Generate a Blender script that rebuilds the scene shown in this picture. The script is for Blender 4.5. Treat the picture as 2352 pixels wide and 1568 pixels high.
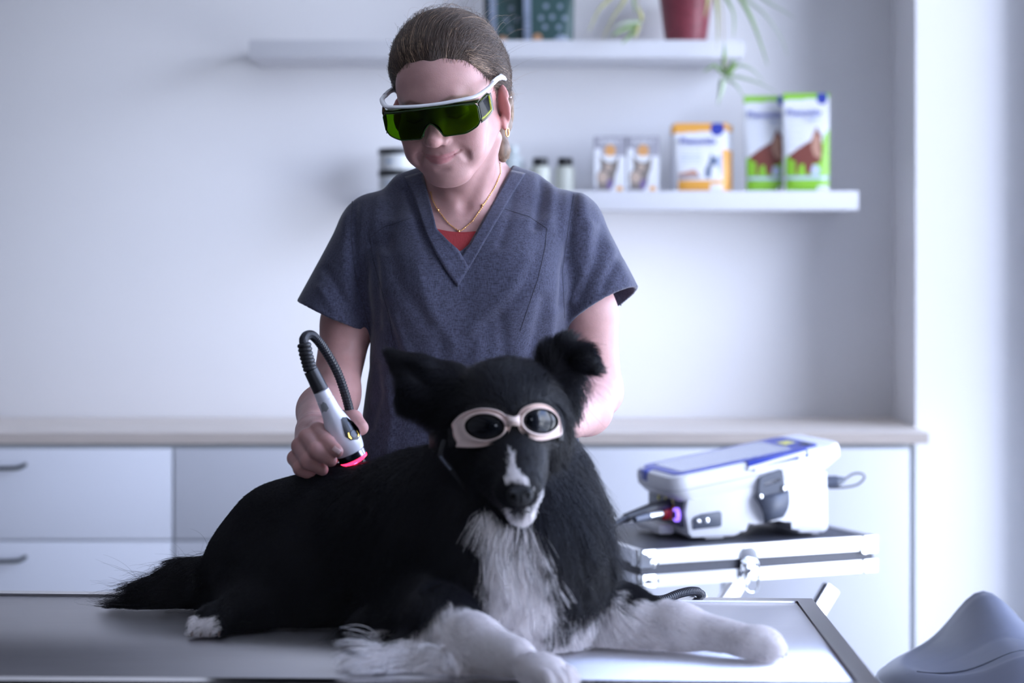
import bpy, bmesh, math, random
import numpy as np
from mathutils import Vector, Matrix
from mathutils.bvhtree import BVHTree
from mathutils.kdtree import KDTree

# ------------------------------------------------------------------ camera, world, exposure
for o in list(bpy.data.objects):
    bpy.data.objects.remove(o)
SC = bpy.context.scene
COL = SC.collection
PI = math.pi
FPX, CX, HY, CAMZ = 4500.0, 1176.0, 600.0, 1.29   # focal length in px, optical axis in the 2352x1568 frame, eye height

cam_d = bpy.data.cameras.new('camera')
cam = bpy.data.objects.new('camera', cam_d)
COL.objects.link(cam)
cam.location = (0, 0, CAMZ)
cam.rotation_euler = (PI / 2, 0, 0)
cam_d.sensor_width = 36
cam_d.lens = FPX / 2352 * 36
cam_d.shift_y = -(784 - HY) / 2352
cam_d.clip_start = 0.05
cam_d.dof.use_dof = True
cam_d.dof.focus_distance = 2.69
cam_d.dof.aperture_fstop = 2.8
cam_d.dof.aperture_blades = 9
SC.camera = cam

SC.view_settings.view_transform = 'Standard'
SC.view_settings.look = 'None'
SC.view_settings.gamma = 1
SC.view_settings.exposure = 0.0
SC.view_settings.use_curve_mapping = False
SC.cycles.use_denoising = True
SC.cycles.max_bounces = 10
SC.cycles.diffuse_bounces = 6
SC.cycles.transparent_max_bounces = 24
SC.cycles.sample_clamp_indirect = 8

W = bpy.data.worlds.new('sky')
SC.world = W
W.use_nodes = True
nt = W.node_tree
nt.nodes.clear()
wo = nt.nodes.new('ShaderNodeOutputWorld')
bg = nt.nodes.new('ShaderNodeBackground')
tc = nt.nodes.new('ShaderNodeTexCoord')
sep = nt.nodes.new('ShaderNodeSeparateXYZ')
nt.links.new(tc.outputs['Generated'], sep.inputs[0])
rp = nt.nodes.new('ShaderNodeValToRGB')
rp.color_ramp.elements[0].position = 0.46
rp.color_ramp.elements[0].color = (0.30, 0.33, 0.40, 1)
rp.color_ramp.elements[1].position = 0.52
rp.color_ramp.elements[1].color = (0.80, 0.87, 1.10, 1)
e = rp.color_ramp.elements.new(0.80)
e.color = (0.38, 0.54, 1.00, 1)
mp = nt.nodes.new('ShaderNodeMath'); mp.operation = 'MULTIPLY_ADD'
mp.inputs[1].default_value = 0.5; mp.inputs[2].default_value = 0.5
nt.links.new(sep.outputs[2], mp.inputs[0])
nt.links.new(mp.outputs[0], rp.inputs[0])
ns = nt.nodes.new('ShaderNodeTexNoise')
ns.inputs['Scale'].default_value = 2.6
ns.inputs['Detail'].default_value = 6
nt.links.new(tc.outputs['Generated'], ns.inputs['Vector'])
cr = nt.nodes.new('ShaderNodeValToRGB')
cr.color_ramp.elements[0].position = 0.44
cr.color_ramp.elements[1].position = 0.66
nt.links.new(ns.outputs['Fac'], cr.inputs[0])
mx = nt.nodes.new('ShaderNodeMix'); mx.data_type = 'RGBA'
nt.links.new(cr.outputs[0], mx.inputs['Factor'])
nt.links.new(rp.outputs[0], mx.inputs[6])
mx.inputs[7].default_value = (0.95, 0.98, 1.10, 1)
nt.links.new(mx.outputs[2], bg.inputs['Color'])
bg.inputs['Strength'].default_value = 8.8
nt.links.new(bg.outputs[0], wo.inputs[0])

sun_d = bpy.data.lights.new('hazy_sun', 'SUN')
sun_d.energy = 0.8; sun_d.angle = math.radians(38); sun_d.color = (0.82, 0.875, 1.0)
sun = bpy.data.objects.new('hazy_sun', sun_d); COL.objects.link(sun)
sun.rotation_euler = Vector((0.80, -0.66, 0.22)).to_track_quat('Z', 'Y').to_euler()

def portal(name, loc, rot, sx, sy):
    l = bpy.data.lights.new(name, 'AREA')
    l.shape = 'RECTANGLE'; l.size = sx; l.size_y = sy
    l.cycles.is_portal = True
    o = bpy.data.objects.new(name, l); COL.objects.link(o)
    o.location = loc; o.rotation_euler = rot
    return o
portal('window_portal', (1.36, 3.0, 1.3), (0, PI / 2, 0), 2.4, 3.4)
portal('rear_window_portal', (0.2, -2.62, 1.6), (-PI / 2, 0, 0), 1.0, 1.0)

# ------------------------------------------------------------------ helpers
def P(px, py, y):
    """the world point at depth y that a sight line through a pixel meets"""
    return Vector(((px - CX) / FPX * y, y, CAMZ - (py - HY) / FPX * y))
def PX(v):
    return (CX + FPX * v[0] / v[1], HY + FPX * (CAMZ - v[2]) / v[1])

def mat(name, color, rough=0.5, metal=0.0, spec=0.5, noise=0.0, nscale=20.0, bump=0.0, bscale=80.0, stretch=None,
        emit=None, estr=0.0, sheen=0.0, sss=0.0, coat=0.0, aniso=0.0, color2=None):
    m = bpy.data.materials.new(name)
    m.use_nodes = True
    t = m.node_tree
    b = t.nodes['Principled BSDF']
    b.inputs['Base Color'].default_value = (*color, 1)
    b.inputs['Roughness'].default_value = rough
    b.inputs['Metallic'].default_value = metal
    b.inputs['Specular IOR Level'].default_value = spec
    if sheen: b.inputs['Sheen Weight'].default_value = sheen
    if coat: b.inputs['Coat Weight'].default_value = coat
    if aniso: b.inputs['Anisotropic'].default_value = aniso
    if sss:
        b.inputs['Subsurface Weight'].default_value = sss
        b.inputs['Subsurface Radius'].default_value = (0.012, 0.004, 0.002)
        b.inputs['Subsurface Scale'].default_value = 1.0
    if emit:
        b.inputs['Emission Color'].default_value = (*emit, 1)
        b.inputs['Emission Strength'].default_value = estr
    if noise or bump:
        co = t.nodes.new('ShaderNodeTexCoord')
        mpn = t.nodes.new('ShaderNodeMapping')
        t.links.new(co.outputs['Object'], mpn.inputs[0])
        if stretch: mpn.inputs['Scale'].default_value = stretch
    if noise:
        n = t.nodes.new('ShaderNodeTexNoise')
        n.inputs['Scale'].default_value = nscale
        n.inputs['Detail'].default_value = 5
        t.links.new(mpn.outputs[0], n.inputs['Vector'])
        r = t.nodes.new('ShaderNodeValToRGB')
        r.color_ramp.elements[0].position = 0.3
        r.color_ramp.elements[1].position = 0.7
        c2 = color2 or tuple(min(1, c * (1 + noise)) for c in color)
        c1 = color if color2 else tuple(c * (1 - noise) for c in color)
        r.color_ramp.elements[0].color = (*c1, 1)
        r.color_ramp.elements[1].color = (*c2, 1)
        t.links.new(n.outputs['Fac'], r.inputs[0])
        t.links.new(r.outputs[0], b.inputs['Base Color'])
    if bump:
        n2 = t.nodes.new('ShaderNodeTexNoise')
        n2.inputs['Scale'].default_value = bscale
        n2.inputs['Detail'].default_value = 4
        t.links.new(mpn.outputs[0], n2.inputs['Vector'])
        bp = t.nodes.new('ShaderNodeBump')
        bp.inputs['Strength'].default_value = bump
        bp.inputs['Distance'].default_value = 0.002
        t.links.new(n2.outputs['Fac'], bp.inputs['Height'])
        t.links.new(bp.outputs[0], b.inputs['Normal'])
    return m

def wmat(o):
    if o is None: return Matrix.Identity(4)
    return wmat(o.parent) @ (o.matrix_parent_inverse if o.parent else Matrix.Identity(4)) @ o.matrix_basis

def setpar(o, parent):
    if parent is not None:
        o.parent = parent
        o.matrix_parent_inverse = wmat(parent).inverted()

def link_mesh(name, me, m=None, parent=None, label=None, smooth=True):
    o = bpy.data.objects.new(name, me)
    COL.objects.link(o)
    if m is not None:
        for mm in (m if isinstance(m, (list, tuple)) else [m]): me.materials.append(mm)
    if smooth:
        me.polygons.foreach_set('use_smooth', np.ones(len(me.polygons), dtype=bool))
    setpar(o, parent)
    if label: o['label'] = label
    return o

def np_mesh(name, v, f, m=None, parent=None, label=None, smooth=True):
    me = bpy.data.meshes.new(name)
    v = np.asarray(v, dtype=np.float32); f = np.asarray(f, dtype=np.int32)
    k = f.shape[1]
    me.vertices.add(len(v)); me.vertices.foreach_set('co', v.ravel())
    me.loops.add(f.size); me.loops.foreach_set('vertex_index', f.ravel())
    me.polygons.add(len(f))
    me.polygons.foreach_set('loop_start', np.arange(len(f), dtype=np.int32) * k)
    me.update(calc_edges=True)
    me.validate()
    return link_mesh(name, me, m, parent, label, smooth)

def thing(name, label, cat, loc=(0, 0, 0), rotz=0.0, group=None):
    o = bpy.data.objects.new(name, None)
    o.empty_display_size = 0.02
    COL.objects.link(o)
    o.location = loc; o.rotation_euler = (0, 0, rotz)
    return tag(o, label, cat, group)
def tag(o, label, cat, group=None, kind=None):
    o['label'] = label; o['category'] = cat
    if group: o['group'] = group
    if kind: o['kind'] = kind
    return o
def struct(o, label=None):
    o['kind'] = 'structure'
    if label: o['label'] = label
    return o

class B:
    """collects shapes (in world coordinates, or through a matrix) and links them as one mesh"""
    def __init__(s, mtx=None):
        s.bm = bmesh.new(); s.mtx = mtx or Matrix.Identity(4)
    def _fin(s, vs, m=None):
        M = s.mtx @ m if m is not None else s.mtx
        bmesh.ops.transform(s.bm, matrix=M, verts=vs)
    def box(s, c, size, bev=0.0, rot=None, seg=2):
        r = bmesh.ops.create_cube(s.bm, size=1.0)
        vs = r['verts']
        for v in vs: v.co = Vector((v.co.x * size[0], v.co.y * size[1], v.co.z * size[2]))
        if bev > 0:
            es = list({e for v in vs for e in v.link_edges})
            q = bmesh.ops.bevel(s.bm, geom=es, offset=bev, segments=seg, affect='EDGES', profile=0.5)
            vs = list({v for f in q['faces'] for v in f.verts} | {v for v in vs if v.is_valid})
        M = Matrix.Translation(Vector(c))
        if rot is not None: M = M @ rot
        s._fin(vs, M)
        return s
    def b2(s, x0, x1, y0, y1, z0, z1, bev=0.0):
        return s.box(((x0 + x1) / 2, (y0 + y1) / 2, (z0 + z1) / 2), (x1 - x0, y1 - y0, z1 - z0), bev)
    def lathe(s, prof, m=None, n=32, cap=True):
        rings = []
        for (r, z) in prof:
            rings.append([s.bm.verts.new((r * math.cos(2 * PI * i / n), r * math.sin(2 * PI * i / n), z)) for i in range(n)])
        for a, b in zip(rings[:-1], rings[1:]):
            for i in range(n):
                j = (i + 1) % n
                s.bm.faces.new((a[i], a[j], b[j], b[i]))
        if cap:
            s.bm.faces.new(list(reversed(rings[0]))); s.bm.faces.new(rings[-1])
        s._fin([v for r in rings for v in r], m)
        return s
    def cyl(s, p0, p1, r0, r1=None, n=20):
        p0 = Vector(p0); p1 = Vector(p1); d = p1 - p0
        M = Matrix.Translation(p0) @ d.to_track_quat('Z', 'Y').to_matrix().to_4x4()
        return s.lathe([(r0, 0), (r0 if r1 is None else r1, d.length)], M, n)
    def tube(s, pts, r, n=10, closed=False, flat=None, up=None):
        pts = [Vector(p) for p in pts]
        N = len(pts)
        rs = r if isinstance(r, (list, tuple)) else [r] * N
        rings = []
        nrm = None
        for i in range(N):
            if closed: t = pts[(i + 1) % N] - pts[i - 1]
            else: t = pts[min(i + 1, N - 1)] - pts[max(i - 1, 0)]
            t.normalize()
            if up is not None:
                nrm = (Vector(up) - t * Vector(up).dot(t)).normalized()
            elif nrm is None:
                a = Vector((0, 0, 1)) if abs(t.z) < 0.9 else Vector((1, 0, 0))
                nrm = (a - t * a.dot(t)).normalized()
            else:
                nrm = (nrm - t * nrm.dot(t)).normalized()
            bi = t.cross(nrm)
            fl = flat or 1.0
            rings.append([s.bm.verts.new(pts[i] + nrm * (rs[i] * fl * math.cos(2 * PI * k / n)) + bi * (rs[i] * math.sin(2 * PI * k / n))) for k in range(n)])
        rng = range(N) if closed else range(N - 1)
        for i in rng:
            a, b = rings[i], rings[(i + 1) % N]
            for k in range(n):
                j = (k + 1) % n
                s.bm.faces.new((a[k], a[j], b[j], b[k]))
        if not closed:
            s.bm.faces.new(list(reversed(rings[0]))); s.bm.faces.new(rings[-1])
        s._fin([v for q in rings for v in q])
        return s
    def prism(s, pts2, depth, m=None, bev=0.0, holes=None):
        """2D outline in the local XZ plane, thickness along +Y from 0"""
        a = [s.bm.verts.new((x, 0, z)) for x, z in pts2]
        b = [s.bm.verts.new((x, depth, z)) for x, z in pts2]
        n = len(a)
        f0 = s.bm.faces.new(a); f1 = s.bm.faces.new(list(reversed(b)))
        fs = [f0, f1]
        for i in range(n):
            fs.append(s.bm.faces.new((a[(i + 1) % n], a[i], b[i], b[(i + 1) % n])))
        vs = a + b
        if bev > 0:
            es = [e for e in f0.edges] + [e for e in f1.edges]
            q = bmesh.ops.bevel(s.bm, geom=es, offset=bev, segments=2, affect='EDGES', profile=0.5)
            vs = list({v for f in q['faces'] for v in f.verts} | {v for v in vs if v.is_valid})
        s._fin(vs, m)
        return s
    def sphere(s, c, r, scale=(1, 1, 1), n=16, rot=None):
        q = bmesh.ops.create_uvsphere(s.bm, u_segments=n, v_segments=max(6, n // 2), radius=r)
        M = Matrix.Translation(Vector(c))
        if rot is not None: M = M @ rot
        M = M @ Matrix.Diagonal((*scale, 1))
        s._fin(q['verts'], M)
        return s
    def grid(s, rows):
        vs = [[s.bm.verts.new(Vector(p)) for p in r] for r in rows]
        for i in range(len(vs) - 1):
            for j in range(len(vs[0]) - 1):
                s.bm.faces.new((vs[i][j], vs[i][j + 1], vs[i + 1][j + 1], vs[i + 1][j]))
        s._fin([v for r in vs for v in r])
        return s
    def build(s, name, m, parent=None, label=None, smooth=True, auto=35):
        bmesh.ops.recalc_face_normals(s.bm, faces=s.bm.faces)
        me = bpy.data.meshes.new(name)
        if smooth and auto:
            lim = math.radians(auto)
            for e in s.bm.edges:
                if len(e.link_faces) == 2:
                    try: e.smooth = e.calc_face_angle() < lim
                    except ValueError: pass
        s.bm.to_mesh(me); s.bm.free()
        return link_mesh(name, me, m, parent, label, smooth)

def rotz(a): return Matrix.Rotation(a, 4, 'Z')
def rotx(a): return Matrix.Rotation(a, 4, 'X')
def roty(a): return Matrix.Rotation(a, 4, 'Y')
def T(*a): return Matrix.Translation(Vector(a))

def catmull(pts, n=8, closed=False):
    pts = [Vector(p) for p in pts]
    N = len(pts); out = []
    segs = N if closed else N - 1
    for i in range(segs):
        if closed: p0, p1, p2, p3 = pts[i - 1], pts[i], pts[(i + 1) % N], pts[(i + 2) % N]
        else: p0, p1, p2, p3 = pts[max(i - 1, 0)], pts[i], pts[i + 1], pts[min(i + 2, N - 1)]
        for k in range(n):
            t = k / n
            out.append(0.5 * ((2 * p1) + (p2 - p0) * t + (2 * p0 - 5 * p1 + 4 * p2 - p3) * t * t + (3 * p1 - p0 - 3 * p2 + p3) * t ** 3))
    if not closed: out.append(pts[-1])
    return out

def text(name, s, size, m, parent, M, extrude=0.0003, align='CENTER', label=None, bold=0.0):
    c = bpy.data.curves.new(name, 'FONT')
    c.body = s; c.size = size; c.extrude = extrude; c.align_x = align; c.align_y = 'CENTER'; c.offset = bold
    tmp = bpy.data.objects.new('tmp', c); COL.objects.link(tmp)
    bpy.context.view_layer.update()
    me = bpy.data.meshes.new_from_object(tmp.evaluated_get(bpy.context.evaluated_depsgraph_get()))
    bpy.data.objects.remove(tmp); bpy.data.curves.remove(c)
    me.transform(M); me.materials.clear(); me.name = name
    return link_mesh(name, me, m, parent, label, smooth=False)
FACE = rotx(PI / 2)   # turns flat lettering in XY to stand upright facing the camera (-Y)
# ------------------------------------------------------------------ materials
WALL = mat('wall_paint', (0.80, 0.79, 0.80), 0.85, bump=0.15, bscale=300)
CEIL = mat('ceiling_paint', (0.84, 0.84, 0.84), 0.9)
WALL2 = mat('side_wall_paint', (0.30, 0.29, 0.30), 0.85)
FLOOR = mat('vinyl_floor', (0.16, 0.15, 0.15), 0.45, noise=0.08, nscale=60)
WHITE = mat('white_laminate', (0.61, 0.62, 0.67), 0.4)
CARC = mat('cabinet_carcass', (0.38, 0.41, 0.43), 0.6)
SHELFM = mat('shelf_lacquer', (0.64, 0.64, 0.67), 0.45)
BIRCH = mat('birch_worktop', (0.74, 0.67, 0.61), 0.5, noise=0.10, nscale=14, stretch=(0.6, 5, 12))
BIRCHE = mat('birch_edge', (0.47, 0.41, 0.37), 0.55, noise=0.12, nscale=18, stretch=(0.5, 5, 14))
BLACKM = mat('black_metal', (0.015, 0.018, 0.02), 0.35, 0.6)
FRAMEW = mat('window_frame_white', (0.7, 0.72, 0.76), 0.4)
STEEL = mat('brushed_steel', (0.50, 0.49, 0.52), 0.34, 0.8, noise=0.05, nscale=8, stretch=(1, 40, 40), bump=0.10, bscale=120)
STEEL2 = mat('polished_steel', (0.55, 0.54, 0.55), 0.14, 1.0)
STEELD = mat('steel_shadow_gap', (0.05, 0.04, 0.05), 0.5)
CHROME = mat('chrome', (0.85, 0.86, 0.88), 0.12, 1.0)
ALU = mat('aluminium', (0.86, 0.87, 0.90), 0.28, 0.85)
DARKP = mat('dark_panel', (0.055, 0.057, 0.075), 0.45, noise=0.15, nscale=300)
DPLAST = mat('dark_grey_plastic', (0.07, 0.08, 0.11), 0.4)
BPLAST = mat('black_rubber', (0.012, 0.012, 0.016), 0.42)
WPLAST = mat('white_plastic', (0.78, 0.78, 0.82), 0.35)

def glassmat(name, tint=(1, 1, 1)):
    m = bpy.data.materials.new(name); m.use_nodes = True
    t = m.node_tree; t.nodes.clear()
    out = t.nodes.new('ShaderNodeOutputMaterial'); mixs = t.nodes.new('ShaderNodeMixShader')
    tr = t.nodes.new('ShaderNodeBsdfTransparent'); gl = t.nodes.new('ShaderNodeBsdfGlossy')
    fr = t.nodes.new('ShaderNodeFresnel'); fr.inputs[0].default_value = 1.22
    tr.inputs[0].default_value = (*tint, 1); gl.inputs['Roughness'].default_value = 0.02
    t.links.new(fr.outputs[0], mixs.inputs[0]); t.links.new(tr.outputs[0], mixs.inputs[1]); t.links.new(gl.outputs[0], mixs.inputs[2])
    t.links.new(mixs.outputs[0], out.inputs[0])
    return m
GLASS = glassmat('window_glass', (0.96, 0.98, 1.0))

# ------------------------------------------------------------------ the room
YW, XR, XL, YB, ZC = 4.93, 0.96, -3.2, -2.5, 2.62
YP, XG = 4.66, 1.232            # end of the pier beside the window; plane of the window frames
o = B().b2(XL - 0.2, XG + 0.2, YB - 0.2, YW + 0.2, -0.12, 0).build('floor', FLOOR); struct(o)
o = B().b2(XL - 0.2, XG + 0.2, YB - 0.2, YW + 0.2, ZC, ZC + 0.15).build('ceiling', CEIL); struct(o)
o = B().b2(XL - 0.2, XG + 0.2, YW, YW + 0.2, 0, ZC).build('wall_back', WALL); struct(o)
o = B().b2(XL - 0.2, XL, YB, YW, 0, ZC).build('wall_left', WALL2); struct(o)
b = B()
b.b2(XR, XG + 0.12, YP, YW, 0, ZC)
b.b2(XR, XG + 0.12, 1.38, YP, 2.46, ZC)
b.b2(XR, XG + 0.12, YB, 1.38, 0, ZC)
o = b.build('wall_right', WALL, smooth=False); struct(o)
b = B()
b.b2(XL, XG + 0.12, YB - 0.15, YB, 0, 1.15)
b.b2(XL, XG + 0.12, YB - 0.15, YB, 2.1, ZC)
b.b2(XL, -0.3, YB - 0.15, YB, 1.15, 2.1)
b.b2(0.7, XG + 0.12, YB - 0.15, YB, 1.15, 2.1)
o = b.build('wall_front', WALL2, smooth=False); struct(o)

w = bpy.data.objects.new('window_1', None); COL.objects.link(w); w.location = (XG, 3.2, 0); struct(w)
b = B()
y0, y1, z0, z1 = 1.38, YP, 0.0, 2.46
b.b2(XG, XG + 0.07, y1 - 0.06, y1, z0, z1); b.b2(XG, XG + 0.07, y0, y0 + 0.06, z0, z1)
b.b2(XG, XG + 0.07, y0, y1, z0, z0 + 0.09); b.b2(XG, XG + 0.07, y0, y1, z1 - 0.07, z1)
b.build('window_frame', FRAMEW, w, smooth=False)
n = 3
for i in range(1, n):
    yy = y0 + (y1 - y0) * i / n
    B().b2(XG, XG + 0.07, yy - 0.035, yy + 0.035, z0 + 0.09, z1 - 0.07).build('mullion', FRAMEW, w, smooth=False)
for i in range(n):
    ya = y0 + (y1 - y0) * i / n + 0.035; yb = y0 + (y1 - y0) * (i + 1) / n - 0.035
    B().b2(XG + 0.03, XG + 0.036, ya, yb, z0 + 0.09, z1 - 0.07).build('pane', GLASS, w, smooth=False)
w = bpy.data.objects.new('window_2', None); COL.objects.link(w); w.location = (0.2, YB, 1.15); struct(w)
b = B()
b.b2(-0.3, -0.24, YB - 0.1, YB - 0.03, 1.15, 2.1); b.b2(0.64, 0.7, YB - 0.1, YB - 0.03, 1.15, 2.1)
b.b2(-0.3, 0.7, YB - 0.1, YB - 0.03, 1.15, 1.21); b.b2(-0.3, 0.7, YB - 0.1, YB - 0.03, 2.04, 2.1)
b.build('window_frame', FRAMEW, w, smooth=False)
B().b2(0.17, 0.23, YB - 0.1, YB - 0.03, 1.2, 2.05).build('mullion', FRAMEW, w, smooth=False)
B().b2(-0.24, 0.17, YB - 0.07, YB - 0.064, 1.21, 2.04).build('pane', GLASS, w, smooth=False)
B().b2(0.23, 0.64, YB - 0.07, YB - 0.064, 1.21, 2.04).build('pane', GLASS, w, smooth=False)

# ------------------------------------------------------------------ cabinets and worktop
YF = 4.515
def front(parent, name, x0, x1, z0, z1, handle=None):
    d = B().b2(x0, x1, YF - 0.018, YF, z0, z1, 0.0015).build(name, WHITE, parent)
    if handle is not None:
        hx, hz, L = handle
        b = B()
        yy = YF - 0.018
        pts = [(hx - L / 2, yy, hz), (hx - L / 2 + 0.006, yy - 0.018, hz - 0.002), (hx - L / 2 + 0.02, yy - 0.026, hz - 0.004), (hx + L / 2 - 0.02, yy - 0.026, hz - 0.004), (hx + L / 2 - 0.006, yy - 0.018, hz - 0.002), (hx + L / 2, yy, hz + 0.002)]
        b.tube(catmull(pts, 4), 0.0045, 8)
        b.build('handle', BLACKM, d)
    return d
def cabinet(x0, x1, label, kind):
    t = thing('base_cabinet', label, 'cabinet', ((x0 + x1) / 2, 4.7, 0), 0, 'white base cabinets under the worktop')
    b = B(); b.b2(x0, x1, YF, YW - 0.002, 0.1, 0.867); b.b2(x0, x1, YF + 0.05, YW - 0.002, 0.0, 0.1)
    b.build('body', CARC, t, smooth=False)
    g = 0.0025
    if kind == 'drawers':
        hx = (x0 + x1) / 2
        front(t, 'drawer', x0 + g, x1 - g, 0.652, 0.8605, (hx, 0.822, 0.128))
        front(t, 'drawer', x0 + g, x1 - g, 0.440, 0.648, (hx, 0.610, 0.128))
        front(t, 'drawer', x0 + g, x1 - g, 0.102, 0.436, (hx, 0.398, 0.128))
    else:
        front(t, 'door', x0 + g, x1 - g, 0.102, 0.8605, ((x0 + x1) / 2, 0.822, 0.128) if kind == 'handle' else None)
    return t
cabinet(-1.583, -0.778, 'white drawer cabinet with two black bar handles behind the dog\'s tail', 'drawers')
cabinet(-0.778, 0.015, 'white drawer cabinet behind the standing woman, its handles hidden', 'drawers')
cabinet(0.015, 0.483, 'plain white cabinet between the woman\'s bare arm and the medical device', 'plain')
cabinet(0.483, 0.916, 'plain white end cabinet beside the bright window reveal', 'plain')
cabinet(-2.39, -1.583, 'white drawer cabinet further along the worktop beyond the black handles', 'drawers')
t = thing('worktop', 'long pale birch worktop on the white base cabinets', 'countertop', (-0.8, 4.7, 0.87))
b = B()
b.prism([(-3.19, 4.5), (0.957, 4.5), (0.957, YW - 0.001), (-3.19, YW - 0.001)], 0.0265, Matrix(((1, 0, 0, 0), (0, 0, 1, 0), (0, 1, 0, 0.8705), (0, 0, 0, 1))), 0.0015)
b.build('slab', BIRCH, t, smooth=False)
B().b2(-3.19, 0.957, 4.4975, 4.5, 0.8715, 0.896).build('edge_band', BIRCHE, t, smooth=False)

# ------------------------------------------------------------------ shelves
YS = 4.68
def shelf(x0, x1, zt, th, label):
    t = thing('wall_shelf', label, 'shelf', ((x0 + x1) / 2, YW, zt - th))
    B().b2(x0, x1, YS, YW - 0.0005, zt - th, zt, 0.001).build('board', SHELFM, t)
    B().b2(x0 + 0.03, x1 - 0.03, YW - 0.0005, YW, zt - th + 0.005, zt - 0.005).build('wall_bracket', ALU, t, smooth=False)
    return t
ZU, ZL = 1.8185, 1.4585
shelf(-0.628, 0.555, ZU, 0.0416, 'upper white floating shelf holding the red plant pot')
shelf(-0.355, 0.828, ZL, 0.0455, 'lower white floating shelf holding the packets and jars')

# ------------------------------------------------------------------ examination table
TZ = 0.83
t = thing('examination_table', 'stainless steel examination table the dog is lying on', 'table', (-0.2, 2.42, 0))
def tp(px, py): 
    y = (CAMZ - TZ) * FPX / (py - HY); v = P(px, py, y); return v
BR = Vector((0.409, 2.671, TZ)); FR = Vector((0.4005, 2.118, TZ)); dx = Vector((-1.124, 0.063, 0))
BL = BR + dx * 1.12; FL = Vector((-0.860, 2.156, TZ))
def inset(a, e):     # points of the rectangle moved inwards by e
    q = [BL, BR, FR, FL]; out = []
    for i in range(4):
        a = (q[i] - q[i - 1]).normalized(); b = (q[(i + 1) % 4] - q[i]).normalized()
        out.append(q[i] + (b - a) * (e / math.sin(a.angle(b))))
    return out
def slabq(q, z0, z1, b, bev=0.0):
    b.prism([(p.x, p.y) for p in q], z1 - z0, Matrix(((1, 0, 0, 0), (0, 0, 1, 0), (0, 1, 0, z0), (0, 0, 0, 1))), bev)
b = B(); slabq(inset(0, 0.024), TZ - 0.02, TZ - 0.002, b); b.build('table_top', STEEL, t)
b = B(); slabq(inset(0, 0.021), TZ - 0.022, TZ - 0.0045, b); b.build('shadow_gap', STEELD, t)
o4 = inset(0, 0.0); i4 = inset(0, 0.0225)
b = B()
for k in range(4):
    a0, a1, c1, c0 = o4[k], o4[(k + 1) % 4], i4[(k + 1) % 4], i4[k]
    slabq([a0, a1, c1, c0], TZ - 0.04, TZ + 0.0008, b)
b.build('rim', STEEL2, t, smooth=False)
b = B(); slabq(inset(0, 0.06), TZ - 0.075, TZ - 0.022, b); b.build('underframe', STEEL2, t, smooth=False)
b = B(); b.b2(-0.36, -0.06, 2.32, 2.56, 0.10, TZ - 0.075, 0.01); b.build('column', WPLAST, t)
b = B(); b.b2(-0.6, 0.2, 2.2, 2.62, 0.02, 0.10, 0.01); b.build('base', WPLAST, t)
for sx in (-0.56, 0.16):
    for sy in (2.24, 2.58):
        B().cyl((sx, sy, 0), (sx, sy, 0.025), 0.02).build('foot', BPLAST, t)

# ------------------------------------------------------------------ saddle stool
GVIN = mat('grey_vinyl', (0.13, 0.14, 0.19), 0.42, noise=0.06, nscale=9, bump=0.25, bscale=25)
t = thing('saddle_stool', 'grey upholstered saddle stool in the right corner before the window', 'stool', (0.768, 3.04, 0))
SX, SY, SZ = 0.768, 3.04, 0.668
def stool_z(x, y, r):
    hump = 0.082 * math.exp(-abs(x / 0.066) ** 2.0) * (0.45 + 0.55 * min(1, max(0, (y + 0.02) / 0.14)))
    return hump + 0.006 * math.cos(min(1, r) * PI / 2) 
rows = []
NR, NT = 26, 72
for i in range(NR + 1):
    r = i / NR; row = []
    for k in range(NT + 1):
        a = 2 * PI * k / NT
        hx, hy = 0.205, 0.19
        x = hx * r * math.cos(a); y = hy * r * math.sin(a)
        z = stool_z(x, y, r)
        edge = max(0, (r - 0.80) / 0.20)
        z -= 0.024 * edge ** 2 + 0.012 * (abs(x) / 0.2) ** 2
        z += 0.0025 * math.exp(-((r - 0.79) / 0.03) ** 2)
        row.append((SX + x, SY + y, SZ + z))
    rows.append(row)
for (rr, dz) in ((1.02, -0.036), (1.0, -0.055), (0.9, -0.066), (0.3, -0.07)):
    rows.append([(SX + 0.205 * rr * math.cos(2 * PI * k / NT), SY + 0.19 * rr * math.sin(2 * PI * k / NT), SZ + dz - 0.012 * (math.cos(2 * PI * k / NT)) ** 2) for k in range(NT + 1)])
b = B(); b.grid(rows); bmesh.ops.remove_doubles(b.bm, verts=b.bm.verts, dist=1e-5); seat = b.build('seat', GVIN, t, auto=60)
pts = []
for k in range(30):
    a = PI * (1.08 + 0.84 * k / 29)
    x = 0.155 * math.cos(a); y = 0.15 * math.sin(a) * 0.5 - 0.035
    z = stool_z(x, y, 0.7) - 0.012 * (abs(x) / 0.2) ** 2
    pts.append((SX + x, SY + y, SZ + z + 0.0005))
B().tube(pts, 0.0016, 6).build('seam', DPLAST, seat)
pts = [(SX + 0.197 * math.cos(2 * PI * k / 60), SY + 0.182 * math.sin(2 * PI * k / 60), SZ - 0.02 - 0.012 * math.cos(2 * PI * k / 60) ** 2) for k in range(60)]
B().tube(pts, 0.005, 8, closed=True).build('piping', GVIN, seat)
B().cyl((SX, SY, 0.34), (SX, SY, SZ - 0.06), 0.018).cyl((SX, SY, 0.1), (SX, SY, 0.40), 0.028).build('column', CHROME, t)
for k in range(5):
    a = 2 * PI * k / 5 + 0.3
    e = Vector((SX + 0.24 * math.cos(a), SY + 0.24 * math.sin(a), 0.075))
    leg = B().tube([(SX, SY, 0.115), e], [0.022, 0.014], 10).build('leg', DPLAST, t)
    B().cyl((e.x - 0.012 * math.sin(a), e.y + 0.012 * math.cos(a), 0.028), (e.x + 0.012 * math.sin(a), e.y - 0.012 * math.cos(a), 0.028), 0.027).cyl((e.x, e.y, 0.03), (e.x, e.y, 0.08), 0.006).build('caster', BPLAST, leg)

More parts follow.
